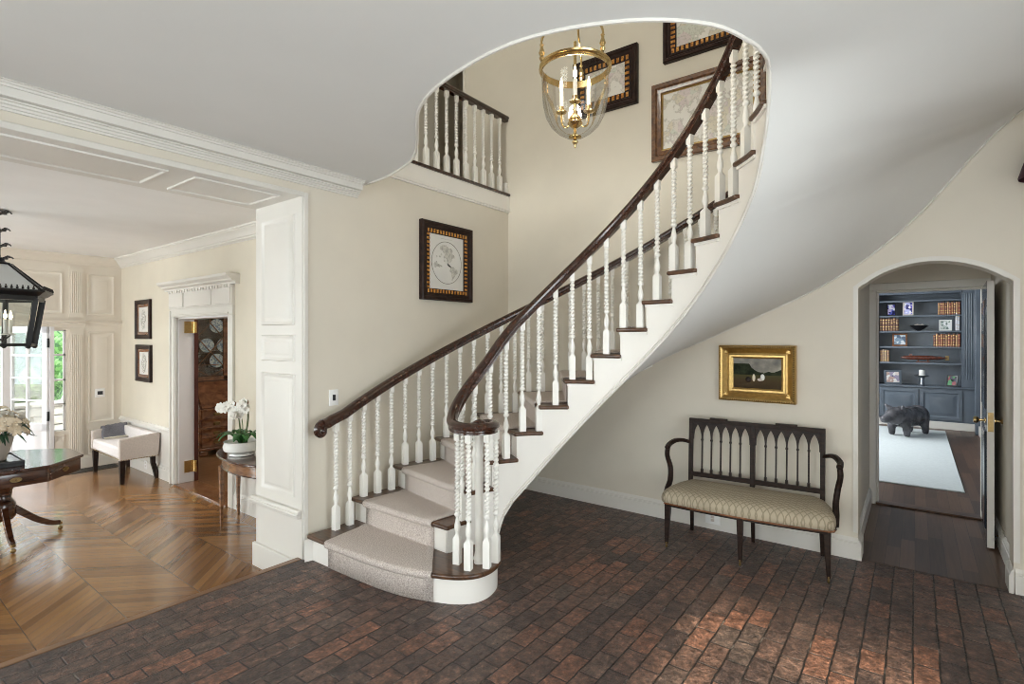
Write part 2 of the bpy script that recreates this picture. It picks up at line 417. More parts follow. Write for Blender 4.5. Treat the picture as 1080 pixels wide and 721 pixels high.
    def rings(s, O, U, V, w, h, prof, cap=True, back=False):
        """nested rectangles: O corner, U,V unit axes, N=UxV; prof = (inset, height)"""
        O, U, V = Vector(O), Vector(U), Vector(V); Nn = U.cross(V); vs = []; fs = []
        for ins, hh in prof:
            for a, b in ((ins, ins), (w - ins, ins), (w - ins, h - ins), (ins, h - ins)):
                vs.append(O + U * a + V * b + Nn * hh)
        for i in range(len(prof) - 1):
            for k in range(4): fs.append((i * 4 + k, i * 4 + (k + 1) % 4, i * 4 + 4 + (k + 1) % 4, i * 4 + 4 + k))
        if cap: q = (len(prof) - 1) * 4; fs.append((q, q + 1, q + 2, q + 3))
        if back: fs.append((3, 2, 1, 0))
        return s.add(vs, fs)
    def grid(s, rows):
        n = len(rows[0]); vs = [p for r in rows for p in r]; fs = []
        for i in range(len(rows) - 1):
            for k in range(n - 1): fs.append((i * n + k, i * n + k + 1, (i + 1) * n + k + 1, (i + 1) * n + k))
        return s.add(vs, fs)
    def quad(s, a, b, c, d): return s.add([a, b, c, d], [(0, 1, 2, 3)])
    def xf(s, mat):
        s.v = [mat @ v for v in s.v]; return s

def finish(o, bev=0, sub=0, seg=2):
    if bev:
        md = o.modifiers.new('bevel', 'BEVEL'); md.width = bev; md.segments = seg; md.limit_method = 'ANGLE'; md.angle_limit = R_(40)
        md.harden_normals = False
    if sub:
        md = o.modifiers.new('sub', 'SUBSURF'); md.levels = sub; md.render_levels = sub
def mesh_of(name, mb, mat, ang=40, inv=None):
    me = bpy.data.meshes.new(name)
    vs = mb.v if inv is None else [inv @ v for v in mb.v]
    me.from_pydata([tuple(v) for v in vs], [], mb.f); me.update()
    import bmesh
    b = bmesh.new(); b.from_mesh(me); bmesh.ops.recalc_face_normals(b, faces=b.faces); b.to_mesh(me); b.free()
    me.polygons.foreach_set('use_smooth', [True] * len(me.polygons))
    me.set_sharp_from_angle(angle=R_(ang))
    me.materials.append(mat)
    return me
def world_of(o):
    m = o.matrix_basis.copy(); p = o.parent
    while p is not None: m = p.matrix_basis @ m; p = p.parent
    return m
def obj(name, mb, mat, parent=None, bev=0, ang=40, sub=0, local=False, label=None, seg=2):
    inv = None
    if parent is not None and not local: inv = world_of(parent).inverted()
    if isinstance(mat, str): mat = M[mat]
    o = bpy.data.objects.new(name, mesh_of(name, mb, mat, ang, inv)); COL.objects.link(o)
    if parent is not None: o.parent = parent
    finish(o, bev, sub, seg)
    if label: o['label'] = label
    return o
def thing(name, label, cat, loc=(0, 0, 0), rotz=0, group=None):
    o = bpy.data.objects.new(name, None); COL.objects.link(o); o.empty_display_size = .05
    o.location = loc; o.rotation_euler = (0, 0, rotz); o['label'] = label; o['category'] = cat
    if group: o['group'] = group
    return o
def tag(o, label, cat, group=None):
    o['label'] = label; o['category'] = cat
    if group: o['group'] = group
    return o
def struct(name, mb, mat, bev=0, ang=40, sub=0, parent=None):
    o = obj(name, mb, mat, parent, bev, ang, sub)
    if parent is None: o['kind'] = 'structure'
    return o
def dup(root, loc=None, rotz=None, label=None, group=None):
    r = root.copy(); COL.objects.link(r)
    if loc is not None: r.location = loc
    if rotz is not None: r.rotation_euler = (0, 0, rotz)
    if label: r['label'] = label
    if group: r['group'] = group
    for ch in list(root.children):
        c = ch.copy(); COL.objects.link(c); c.parent = r
        for g in list(ch.children):
            d = g.copy(); COL.objects.link(d); d.parent = c
    return r
def catmull(pts, n=8, closed=False):
    P = [Vector(p) for p in pts]; out = []; m = len(P)
    for i in range(m if closed else m - 1):
        if closed: p0, p1, p2, p3 = P[(i - 1) % m], P[i], P[(i + 1) % m], P[(i + 2) % m]
        else: p0, p1, p2, p3 = P[max(0, i - 1)], P[i], P[i + 1], P[min(m - 1, i + 2)]
        for k in range(n):
            t = k / n
            out.append(.5 * ((2 * p1) + (p2 - p0) * t + (2 * p0 - 5 * p1 + 4 * p2 - p3) * t * t + (3 * p1 - p0 - 3 * p2 + p3) * t ** 3))
    if not closed: out.append(P[-1])
    return out
def lerp(a, b, t): return a + (b - a) * t
def smooth_table(tab, x):
    n = len(tab)
    if x <= tab[0][0]: return tab[0][1]
    if x >= tab[-1][0]: return tab[-1][1]
    def sl(i):
        if i == 0 or i == n - 1: j = max(0, min(n - 2, i - (i > 0))); return (tab[j + 1][1] - tab[j][1]) / (tab[j + 1][0] - tab[j][0])
        return (tab[i + 1][1] - tab[i - 1][1]) / (tab[i + 1][0] - tab[i - 1][0])
    i = max(k for k in range(n - 1) if tab[k][0] <= x)
    h = tab[i + 1][0] - tab[i][0]; t = (x - tab[i][0]) / h
    return (2*t**3 - 3*t*t + 1) * tab[i][1] + (t**3 - 2*t*t + t) * h * sl(i) + (-2*t**3 + 3*t*t) * tab[i + 1][1] + (t**3 - t*t) * h * sl(i + 1)
def table(tab, x):
    if x <= tab[0][0]: return tab[0][1]
    for (a, ya), (b, yb) in zip(tab, tab[1:]):
        if x <= b: return ya + (yb - ya) * (x - a) / (b - a)
    return tab[-1][1]
for k_ in ('dark', 'frame_d'):
    M[k_].node_tree.nodes['Principled BSDF'].inputs['Specular IOR Level'].default_value = .2
# ================================================================== room shell
XA, YB, XR, YF = -3.44, 4.455, 1.7, -2.6      # picture wall, bench wall, right wall, front wall
ZC, ZU, ZL, ZT = 2.76, 3.08, -.2, 5.7         # hall ceiling, upper floor, sitting-room floor, stairwell ceiling
XD, YC, XJ, YJ = -8.95, 2.63, -4.08, 2.1      # sitting-room far wall, side wall, jamb back, jamb face

struct('floor', MB().box((-3.445, YF, -.24), (XR, YB + .02, 0)), 'brick')
struct('trim_1', MB().box((-3.505, YF, -.055), (-3.445, YJ, .002)), 'oak', bev=.008)
struct('trim_2', MB().box((-3.49, YF, -.2), (-3.45, YJ, -.055)), 'trim')
struct('floor.001', MB().box((XD - .2, YF, -.3), (-3.46, YC + .02, ZL)), 'chevron')

# picture wall (left of the stairs) with the cased opening to the sitting room
struct('wall_left', MB().box((XJ, YJ, -.3), (XA, YB + .2, 2.95)), 'wall')
struct('wall_lintel', MB().box((XJ, YF, 2.57), (XA, YJ, 2.95)), 'wall')
# opening casing bead
m = MB().box((XA - .005, YJ - .012, -.02), (XA + .012, YJ + .022, 2.59)).box((XA - .005, YF, 2.556), (XA + .012, YJ - .012, 2.592))
struct('trim_3', m, 'trim', bev=.005)

# panelled jamb
zz = lambda v, u=298: aty(u, v, YJ).z
m = MB().box((XJ - .004, YJ - .02, ZL), (XA - .002, YJ + .01, 2.57))
RP = [(0, 0), (.006, .016), (.014, .014), (.022, .004), (.03, .0015), (.036, .0015), (.055, .013), (.06, .014)]
struct('trim_4', m, 'trim')
for zb, zt in ((1.655, 2.45), (1.39, 1.585), (.42, 1.30)):
    # face looks along -Y : U=+X, V=+Z, N=-Y
    p = MB().rings((XJ + .095, YJ - .02, zb), (1, 0, 0), (0, 0, 1), .455, zt - zb, RP)
    struct('trim_5', p, 'trim')
for lo, hi, d in ((.285, .345, .035), (.305, .325, .05)):
    struct('trim_6', MB().box((XJ - .03, YJ - .02 - d, lo), (XA - .005, YJ - .02, hi)), 'trim', bev=.008)
struct('baseboard_jamb', MB().box((XJ - .02, YJ - .045, ZL), (XA - .003, YJ - .02, -.02)), 'trim', bev=.006)
# soffit panels of the opening (face looks down: U=+Y, V=+X -> N=-Z)
for y0, y1 in ((-1.9, -.35), (-.2, 1.28), (1.42, 1.98)):
    p = MB().rings((XJ + .1, y0, 2.568), (0, 1, 0), (1, 0, 0), y1 - y0, .44, [(0, 0), (.004, .016), (.016, .016), (.026, .006), (.03, .008), (.036, .008), (.055, .011), (.06, .012)])
    struct('trim_7', p, 'trim')
struct('trim_8', MB().box((XJ - .01, YF, 2.562), (XA - .005, YJ, 2.575)), 'trim')

# hall crown moulding on the lintel, ends at the stairwell
prof = [(0, -.12), (.012, -.12), (.016, -.110), (.024, -.108), (.028, -.098), (.038, -.094), (.04, -.084), (.05, -.082), (.05, -.074), (.042, -.072), (.072, -.069), (.078, -.030), (.086, -.028), (.088, -.018), (.096, -.016), (.10, -.008), (.11, -.006), (.11, 0), (0, 0)]
def run(path_a, path_b, prof, side):
    """straight moulding: profile (a along side, b along z)"""
    A, B, S = Vector(path_a), Vector(path_b), Vector(side)
    vs = [A + S * a + Vector((0, 0, b)) for a, b in prof] + [B + S * a + Vector((0, 0, b)) for a, b in prof]
    n = len(prof)
    return [vs, [tuple(range(n)), tuple(range(2 * n - 1, n - 1, -1))] + [(i, (i + 1) % n, n + (i + 1) % n, n + i) for i in range(n)]]
struct('trim_9', MB().add(*run((XA, YF, ZC + .002), (XA, 2.54, ZC + .002), prof, (1, 0, 0))), 'trim', ang=25)

# bench wall with the arched doorway
AX0, AX1, AZS, AZT = -.32, .482, 1.91, 2.07
def arch_pts(x0, x1, zs, zt, n=20):
    w = (x1 - x0) / 2; h = zt - zs; rad = (w * w + h * h) / (2 * h); c = zt - rad; mx = (x0 + x1) / 2
    a0 = math.asin(w / rad)
    return [(mx + rad * math.sin(-a0 + 2 * a0 * i / n), c + rad * math.cos(-a0 + 2 * a0 * i / n)) for i in range(n + 1)]
AP = arch_pts(AX0, AX1, AZS, AZT)
m = MB()
TH = .18
m.box((-4.06, YB, -.3), (AX0, YB + TH, ZT)).box((AX1, YB, -.3), (XR + .1, YB + TH, ZT))
for (xa, za), (xb, zb) in zip(AP, AP[1:]):
    m.add([(xa, YB, za), (xb, YB, zb), (xb, YB, ZT), (xa, YB, ZT), (xa, YB + TH, za), (xb, YB + TH, zb), (xb, YB + TH, ZT), (xa, YB + TH, ZT)],
          [(0, 1, 2, 3), (7, 6, 5, 4), (0, 4, 5, 1)])
struct('wall_back', m, 'wall', ang=20)
# arch bead moulding
path = [(AX0 - .012, .19)] + [(x + (-.012 if i == 0 else .012 if i == len(AP) - 1 else 0), z + .012) for i, (x, z) in enumerate(AP)] + [(AX1 + .012, .19)]
m = MB(); P = [Vector((x, YB - .004, z)) for x, z in path]
m.sweep(P, [(-.014, -.012), (-.014, .012), (.006, .016), (.016, .012), (.016, -.012)], up=Vector((0, 1, 0)))
struct('trim_10', m, 'trim', ang=30)
# baseboards
def baseboard(name, a, b, side, h=.145, z=0, t=.022, mat='trim'):
    pr = [(0, 0), (t, 0), (t, h - .035), (t - .006, h - .03), (t - .006, h - .02), (t - .014, h - .008), (.004, h), (0, h)]
    A = Vector((*a, z)); B = Vector((*b, z))
    return struct(name, MB().add(*run(A, B, pr, side)), mat, ang=25)
baseboard('baseboard_back', (XA, YB), (AX0 + .0, YB), (0, -1, 0), .15)
baseboard('baseboard_back.001', (AX1 + .005, YB), (XR, YB), (0, -1, 0), .15)
baseboard('baseboard_arch', (AX0, YB - .022), (AX0, YB + .17), (1, 0, 0), .15)
baseboard('baseboard_arch.001', (AX1, YB - .022), (AX1, YB + .17), (-1, 0, 0), .15)

# passage beyond the arch
PX0, PX1, PY = -.345, .515, 6.05
struct('floor.002', MB().box((-2.7, YB + .012, -.2), (1.7, 12.3, 0.0)), 'boards')
struct('wall_passage', MB().box((PX0 - .1, YB + TH, 0), (PX0, PY, 2.3)), 'wall')
struct('wall_passage.001', MB().box((PX1, YB + TH, 0), (PX1 + .1, PY, 2.3)), 'wall')
struct('ceiling_passage', MB().box((PX0 - .1, YB + TH, 2.24), (PX1 + .1, PY + .1, 2.34)), 'wall')
baseboard('baseboard_passage', (PX0, YB + TH), (PX0, PY), (1, 0, 0), .15)
baseboard('baseboard_passage.001', (PX1, YB + TH), (PX1, PY), (-1, 0, 0), .15)
DX0, DX1, DZ = -.29, .455, 2.0
m = MB().box((PX0 - .1, PY, 0), (DX0, PY + .12, 2.75)).box((DX1, PY, 0), (PX1 + .3, PY + .12, 2.75)).box((DX0, PY, DZ), (DX1, PY + .12, 2.75))
struct('wall_library_front', m, 'wall')
m = MB().box((DX0 - .055, PY - .02, 0), (DX0 + .0, PY + .0, DZ + .0)).box((DX1, PY - .02, 0), (DX1 + .06, PY, DZ)).box((DX0 - .055, PY - .02, DZ), (DX1 + .06, PY, DZ + .07))
m.box((DX0, PY + .02, 0), (DX0 + .018, PY + .1, DZ)).box((DX0, PY + .02, DZ - .018), (DX1, PY + .1, DZ))
struct('trim_11', m, 'trim', bev=.006)
struct('trim_12', MB().box((DX0, PY - .03, 0), (DX1, PY + .11, .018)), 'tread', bev=.006)
struct('trim_13', MB().box((DX0 + .016, PY + .03, .93), (DX0 + .021, PY + .07, 1.03)), 'brass')

# library shell
m = MB().box((-2.7, 6.17, 0), (-2.6, 12.3, 2.8)).box((-2.7, 12.2, 0), (1.7, 12.3, 2.8))
struct('wall_library_left', m, 'navy')
struct('wall_library_right', MB().box((.83, 6.17, 0), (.93, 12.3, 2.8)), 'navy')
struct('wall_library_side', MB().box((-2.7, PY + .12, 0), (PX0 - .1, PY + .2, 2.8)), 'navy')
struct('ceiling_library', MB().box((-2.7, PY, 2.75), (1.0, 12.3, 2.85)), 'ceil')
struct('baseboard_library', MB().box((.805, 6.3, 0), (.83, 11.5, .15)), 'trim', bev=.006)
struct('trim_14', MB().box((.765, 11.18, 0), (.83, 11.30, 2.75)), 'navy', bev=.01)

# hall outer walls (behind and beside the camera) with tall windows
def wall_with_openings(name, axis, pos, lo, hi, z0, z1, ops, t=.15, mat='wall'):
    """axis 'y': wall in plane y=pos spanning x lo..hi; ops = (a0,a1,zb,zt)"""
    m = MB(); xs = sorted({lo, hi, *[o[0] for o in ops], *[o[1] for o in ops]})
    for a, b in zip(xs, xs[1:]):
        mid = (a + b) / 2; o = sorted([q for q in ops if q[0] < mid < q[1]], key=lambda q: q[2])
        segs = []; z = z0
        for q in o: segs.append((z, q[2])); z = q[3]
        segs.append((z, z1))
        for za, zb in segs:
            if zb - za < 1e-4: continue
            if axis == 'y': m.box((a, pos, za), (b, pos + t, zb))
            else: m.box((pos, a, za), (pos + t, b, zb))
    return struct(name, m, mat)
def window(n, axis, pos, a0, a1, z0, z1, cols, rows, depth=.05, mat='doorw'):
    m = MB(); g = MB()
    def bx(a, b, za, zb, d0, d1):
        if axis == 'y': m.box((a, pos + d0, za), (b, pos + d1, zb))
        else: m.box((pos + d0, a, za), (pos + d1, b, zb))
    f = .05
    bx(a0, a0 + f, z0, z1, 0, depth); bx(a1 - f, a1, z0, z1, 0, depth); bx(a0, a1, z0, z0 + f, 0, depth); bx(a0, a1, z1 - f, z1, 0, depth)
    for i in range(1, cols): c = a0 + (a1 - a0) * i / cols; bx(c - .012, c + .012, z0, z1, .01, depth - .01)
    for i in range(1, rows): c = z0 + (z1 - z0) * i / rows; bx(a0, a1, c - .012, c + .012, .01, depth - .01)
    o = struct('window_%d' % n, m, mat)
    if axis == 'y': g.box((a0, pos + depth / 2 - .002, z0), (a1, pos + depth / 2 + .002, z1))
    else: g.box((pos + depth / 2 - .002, a0, z0), (pos + depth / 2 + .002, a1, z1))
    obj('pane', g, 'pane', o)
    return o
wall_with_openings('wall_front', 'y', YF - .15, XD - .2, XR + .15, -.3, ZT,
                   [(-8.2, -6.9, .1, 2.2), (-6.3, -5.0, .1, 2.2), (-2.9, -1.3, .3, 2.35), (-.72, .5, 1.62, 2.28), (-3.3, -1.1, 3.5, 5.4)])
window(1, 'y', YF - .12, -2.9, -1.3, .3, 2.35, 4, 5); window(2, 'y', YF - .12, -.72, .5, 1.62, 2.28, 3, 2)
window(3, 'y', YF - .12, -3.3, -1.1, 3.5, 5.4, 4, 4)
window(4, 'y', YF - .12, -8.2, -6.9, .1, 2.2, 3, 5); window(5, 'y', YF - .12, -6.3, -5.0, .1, 2.2, 3, 5)
wall_with_openings('wall_right', 'x', XR, YF - .15, YB + .2, -.3, ZT, [(.1, 2.3, .35, 2.25)])
window(6, 'x', XR + .05, .1, 2.3, .35, 2.25, 5, 4)
struct('ceiling_stairwell', MB().box((-5.7, YF - .1, ZT), (XR + .2, 6.2, ZT + .1)), 'ceil')

struct('sun_blocker', MB().box((-10, -6.2, -.3), (-1.12, -6.0, 9)).box((-1.12, -6.2, 4.1), (1.2, -6.0, 9)), 'patio')  # unseen slab added to keep sun off the stairs and upper wall
# sitting-room shell
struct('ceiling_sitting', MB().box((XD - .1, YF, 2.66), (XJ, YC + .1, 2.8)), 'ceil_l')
DCX0, DCX1, DCZ = -7.02, -5.70, 1.80        # doorway in the side wall
wall_with_openings('wall_sitting', 'y', YC, XD - .1, XJ + .02, ZL - .1, 2.75, [(DCX0, DCX1, ZL - .1, DCZ)], .16, 'wall_l')
CR2 = [(0, 0), (.12, 0), (.12, -.018), (.108, -.02), (.104, -.03), (.085, -.042), (.05, -.08), (.046, -.09), (.036, -.094), (.03, -.108), (.012, -.118), (.01, -.125), (0, -.125)]
struct('trim_15', MB().add(*run((XD, YC, 2.66), (XJ, YC, 2.66), CR2, (0, -1, 0))), 'trim', ang=25)
struct('trim_16', MB().add(*run((XD, YF, 2.66), (XD, YC, 2.66), CR2, (1, 0, 0))), 'panelling', ang=25)
baseboard('baseboard_sitting', (XD, YC), (DCX0 - .17, YC), (0, -1, 0), .17, ZL)
baseboard('baseboard_sitting.001', (DCX1 + .10, YC), (XJ, YC), (0, -1, 0), .17, ZL)
zr = aty(150, 446.5, YC).z
for nm, x0, x1 in (('trim_17', XD, DCX0 - .17), ('trim_18', DCX1 + .10, XJ)):
    struct(nm, MB().add(*run((x0, YC, zr), (x1, YC, zr), [(0, -.05), (.012, -.048), (.016, -.02), (.03, -.012), (.034, .01), (.02, .02), (.012, .032), (0, .034)], (0, -1, 0))), 'trim', ang=25)
    struct(nm + '.001', MB().box((x0, YC - .004, ZL), (x1, YC, zr - .04)), 'trim')
# door casing, frieze and cornice
cw = .17
m = MB()
for x0, x1 in ((DCX0 - cw, DCX0), (DCX1, DCX1 + .105)):
    m.box((x0, YC - .03, ZL), (x1, YC, DCZ))
m.box((DCX0 - cw, YC - .03, DCZ), (DCX1 + .105, YC, DCZ + .10))
m.box((DCX0 - cw + .02, YC - .045, ZL), (DCX0 - cw + .05, YC - .03, DCZ + .08)).box((DCX0 - .03, YC - .042, ZL), (DCX0 - .012, YC - .03, DCZ + .012))
m.box((DCX0 - .03, YC - .042, DCZ + .012), (DCX1 + .03, YC - .03, DCZ + .03))
struct('trim_19', m, 'trim', bev=.005)
m = MB().box((DCX0 - cw, YC - .035, DCZ + .10), (DCX1 + .105, YC, DCZ + .31))
struct('trim_20', m, 'trim')
for x0, x1 in ((DCX0 - cw + .02, DCX0 + .25), (DCX0 + .33, DCX1 - .35), (DCX1 - .27, DCX1 + .085)):
    struct('trim_21', MB().rings((x0, YC - .035, DCZ + .115), (1, 0, 0), (0, 0, 1), x1 - x0, .165, [(0, 0), (.002, .012), (.01, .013)]), 'trim')
m = MB(); x = DCX0 - cw
while x < DCX1 + .10:
    m.box((x, YC - .048, DCZ + .287), (x + .045, YC - .03, DCZ + .315)); x += .07
struct('trim_22', m, 'trim')
CR3 = [(0, 0), (.045, 0), (.05, .02), (.085, .035), (.09, .05), (.13, .075), (.14, .10), (0, .10)]
struct('trim_23', MB().add(*run((DCX0 - cw - .1, YC, DCZ + .315), (DCX1 + .205, YC, DCZ + .315), CR3, (0, -1, 0))), 'trim', ang=25)
# door reveal, sill, hinges
m = MB().box((DCX0 - .01, YC, ZL), (DCX0 + .02, YC + .17, DCZ)).box((DCX1 - .02, YC, ZL), (DCX1 + .01, YC + .17, DCZ)).box((DCX0, YC, DCZ - .02), (DCX1, YC + .17, DCZ + .01))
struct('trim_24', m, 'doorw')
struct('trim_25', MB().box((DCX0, YC - .05, ZL - .01), (DCX1, YC + .2, ZL + .018)), 'satin', bev=.006)
# study beyond that doorway
struct('floor.003', MB().box((-9.4, YC + .15, -.3), (-3.9, 5.2, ZL + .002)), 'oak')
struct('wall_study', MB().box((-9.4, 4.7, -.3), (-4.1, 4.8, 2.7)).box((-9.4, YC + .16, -.3), (-9.3, 4.8, 2.7)), 'wall_l')
struct('ceiling_study', MB().box((-9.4, YC + .16, 2.6), (-4.08, 4.8, 2.7)), 'ceil_l')
# door leaf of the study, swung in against its hinge
H2 = Vector((DCX0 + .045, YC + .185, 0)); A2 = R_(161)
U2 = Vector((math.cos(A2), math.sin(A2), 0)); N2 = Vector((-U2.y, U2.x, 0))
vs = []
for z in (ZL + .02, DCZ - .03):
    for a_, n_ in ((0, -.022), (.9, -.022), (.9, .022), (0, .022)): vs.append(H2 + U2 * a_ + N2 * n_ + Vector((0, 0, z)))
dl = struct('door_2', MB().add(vs, [(0, 3, 2, 1), (4, 5, 6, 7), (0, 1, 5, 4), (1, 2, 6, 5), (2, 3, 7, 6), (3, 0, 4, 7)]), 'door_red', bev=.004)
for v in (345, 491):
    z = aty(205, v, YC + .16).z
    obj('hinge', MB().box((DCX0 + .018, YC + .06, z - .07), (DCX0 + .03, YC + .165, z + .07)).lathe([(.012, z - .07), (.012, z + .07)], (DCX0 + .032, YC + .168, 0), 10).box((DCX0 + .02, YC + .163, z - .07), (DCX0 + .10, YC + .169, z + .07)), 'brass', dl)

# ---------------- panelled far wall with french door
FD0, FD1 = .62, 1.87           # french-door opening (y)
SL0, SL1 = 1.885, 2.0          # sidelight
zdt = 1.72
wall_with_openings('wall_garden', 'x', XD - .15, YF, YC + .1, ZL - .1, 2.75,
                   [(FD0, FD1, ZL - .1, zdt), (SL0, SL1 + .02, .33, 1.66), (-1.9, -.2, .2, 1.9)], .15, 'panelling')
def pan(y0, y1, z0, z1, nm='trim_26'):
    # face looks +X: U=+Y, V=+Z -> N=+X
    struct(nm, MB().rings((XD, y0, z0), (0, 1, 0), (0, 0, 1), y1 - y0, z1 - z0, [(0, 0), (.004, .014), (.016, .014), (.026, .005), (.034, .002), (.05, .002), (.085, .016), (.09, .017)]), 'panelling')
pan(2.235, 2.545, 1.86, 2.42); pan(2.25, 2.545, .40, 1.64)
pan(.9, 1.98, 1.87, 2.42); pan(-.6, .55, 1.87, 2.42); pan(2.25, 2.545, -.03, .30)
# fluted pilasters
for z0, z1 in ((1.83, 2.50), (ZL + .17, 1.66)):
    m = MB().box((XD, 2.045, z0), (XD + .025, 2.19, z1))
    for k in range(6): m.lathe([(.0085, z0 + .06), (.0085, z1 - .06)], (XD + .025, 2.07 + k * .019, 0), 8)
    struct('trim_27', m, 'panelling')
# entablature string
struct('trim_28', MB().add(*run((XD, YF, 1.70), (XD, 2.21, 1.70), [(0, 0), (.035, 0), (.04, .03), (.055, .045), (.055, .06), (.075, .075), (.075, .09), (0, .09)], (1, 0, 0))), 'panelling', ang=25)
struct('trim_29', MB().add(*run((XD, 2.2, 1.73), (XD, YC, 1.73), [(0, 0), (.02, 0), (.025, .03), (.045, .05), (.045, .06), (0, .06)], (1, 0, 0))), 'panelling', ang=25)
baseboard('baseboard_garden', (XD, 2.02), (XD, YC), (1, 0, 0), .17, ZL, mat='panelling')
# french-door frame and sidelight
m = MB().box((XD - .12, FD0 - .02, ZL), (XD + .02, FD0 + .05, zdt)).box((XD - .12, FD1 - .02, ZL), (XD + .02, FD1 + .02, zdt)).box((XD - .12, FD0, zdt - .02), (XD + .02, FD1, zdt + .02))
m.box((XD - .12, 1.40, ZL), (XD + .0, 1.47, zdt))
struct('trim_30', m, 'doorw')
m = MB()
for z in (.33, .35 + .33, 1.0, 1.33, 1.66): m.box((XD - .1, SL0, z - .012), (XD - .05, SL1 + .02, z + .012))
m.box((XD - .1, SL0, .33), (XD - .05, SL0 + .02, 1.66)).box((XD - .1, SL1, .33), (XD - .05, SL1 + .02, 1.66))
w7 = struct('window_7', m, 'doorw')
obj('pane', MB().box((XD - .078, SL0, .33), (XD - .074, SL1 + .02, 1.66)), 'pane', w7)
pan(SL0 + .01, SL1, .02, .28, 'trim_31')
window(8, 'x', XD - .1, -1.9, -.2, .2, 1.9, 4, 4)
# open leaf swung out to the garden
def french_leaf(name, hinge, ang, w, z0, z1, knob=True):
    H = Vector((hinge[0], hinge[1], 0)); U = Vector((math.cos(ang), math.sin(ang), 0)); Nn = Vector((-U.y, U.x, 0))
    m = MB(); t = .04
    def bx(mb, a, b, za, zb, th=t):
        vs = []
        for z in (za, zb):
            for aa, n in ((a, -th / 2), (b, -th / 2), (b, th / 2), (a, th / 2)): vs.append(H + U * aa + Nn * n + Vector((0, 0, z)))
        mb.add(vs, [(0, 3, 2, 1), (4, 5, 6, 7), (0, 1, 5, 4), (1, 2, 6, 5), (2, 3, 7, 6), (3, 0, 4, 7)])
    s = .09
    bx(m, 0, s, z0, z1); bx(m, w - s, w, z0, z1); bx(m, 0, w, z1 - s, z1); bx(m, 0, w, z0, z0 + .12); bx(m, 0, w, z0 + .52, z0 + .62)
    bx(m, s, w - s, z0 + .1, z0 + .54, .02)
    zz0, zz1 = z0 + .62, z1 - s
    bx(m, w / 2 - .014, w / 2 + .014, zz0, zz1, .03)
    for k in range(1, 4): z = zz0 + (zz1 - zz0) * k / 4; bx(m, s, w - s, z - .012, z + .012, .03)
    o = struct(name, m, 'doorw', bev=.003)
    g = MB(); bx(g, s, w - s, zz0, zz1, .004); obj('pane', g, 'pane', o)
    h = MB()
    for z in (z1 - .22, z0 + .72):
        h.lathe([(.014, z - .06), (.014, z + .06)], (H.x + .03, H.y - .01, 0), 8)
    obj('hinge', h, 'black', o)
    return o
french_leaf('door_3', (XD - .02, FD1 - .03), R_(203), .72, ZL + .02, zdt - .01)
french_leaf('door_4', (XD - .02, FD0 + .06), R_(150), .70, ZL + .02, zdt - .01)
# exterior beyond the french door
struct('ground_patio', MB().box((-30, -14, -.5), (XD - .16, 14, -.3)), 'patio')
# ================================================================== staircase
SCX, SCY = -1.445, 2.419
RIS = ZU / 17
DA = 11.1
def phi(n): return 90 + (10 - n) * DA                       # nosing angle of tread n
def pol(R, a, z=0): return Vector((SCX + R * math.cos(R_(a)), SCY + R * math.sin(R_(a)), z))
RN, RSI, RB, RO = .918, .945, .962, 1.95                    # nosing return, stringer face, baluster line, outer end
RBO = 1.885
def zline(a): return RIS * (10 + (90 - a) / DA)
ZB = [(5, 2.79), (12.5, 2.715), (18.6, 2.62), (25.9, 2.485), (32.7, 2.345), (45.4, 2.155), (58.9, 1.935), (73.5, 1.68), (90, 1.41), (98, 1.277), (106, 1.143), (113.9, 1.003), (121.9, .859), (129.7, .717), (136.6, .589), (141, .514), (146.4, .425), (150.6, .33), (153.2, .22), (154.5, .1), (155, 0), (156, 0)]
def zb(a): return table(ZB, a)

st = thing('staircase', 'curved staircase with white stringer, dark treads and twisted white balusters', 'staircase', (SCX, SCY, 0))

ZO = [(30, 3.08), (40, 3.08), (43.5, 3.075), (45.9, 3.02), (48.5, 2.803), (51.5, 2.555), (55.1, 2.318), (61.1, 2.075), (68.5, 1.885), (84.7, 1.601), (98.1, 1.389), (109.9, 1.152), (120, .98), (135, .72), (150, .46), (157, .3)]
def wall_hit(a):
    d = Vector((math.cos(R_(a)), math.sin(R_(a)))); t1 = (YB - SCY) / d.y if d.y > 1e-4 else 1e9; t2 = (XA - SCX) / d.x if d.x < -1e-4 else 1e9
    t = min(t1, t2); return Vector((SCX + d.x * t, SCY + d.y * t, 0))
def r_lim(a, z):
    """largest radius at which height z still clears the plaster soffit"""
    if a > 80: return RO
    if a < 36: D = 3.2
    else: D = (wall_hit(a) - Vector((SCX, SCY, 0))).length
    zi, zo = min(zb(a), 2.76), smooth_table(ZO, a)
    if zo <= z: return RO
    return max(RSI + .25, min(RO, RSI + (D - RSI) * (max(0, (z - zi)) / (zo - zi)) ** .6))

# inner stringer (white face towards the hall), stepping under each tread
m = MB(); A_END = -8
def ring_strip(m, R0, R1, a0, a1, zlo, zhi, n):
    rows = []
    for i in range(n + 1):
        a = lerp(a0, a1, i / n); lo = zlo(a); hi = zhi(a)
        lo = min(lo, hi - .001)
        rows.append([pol(R0, a, lo), pol(R0, a, hi), pol(R1, a, hi), pol(R1, a, lo), pol(R0, a, lo)])
    m.grid(rows)
    for r in (rows[0], rows[-1]): m.quad(*r[:4])
for n in range(1, 18):
    a0 = phi(n) - .9; a1 = phi(n + 1) - .9
    if n == 1: continue
    if n == 17: a1 = A_END
    top = n * RIS - .028
    ring_strip(m, RSI, RSI + .012, a0, a1, lambda a: max(0, zb(a) + .008), lambda a, t=top: t, 8)
obj('stringer', m, 'white', st, ang=30)
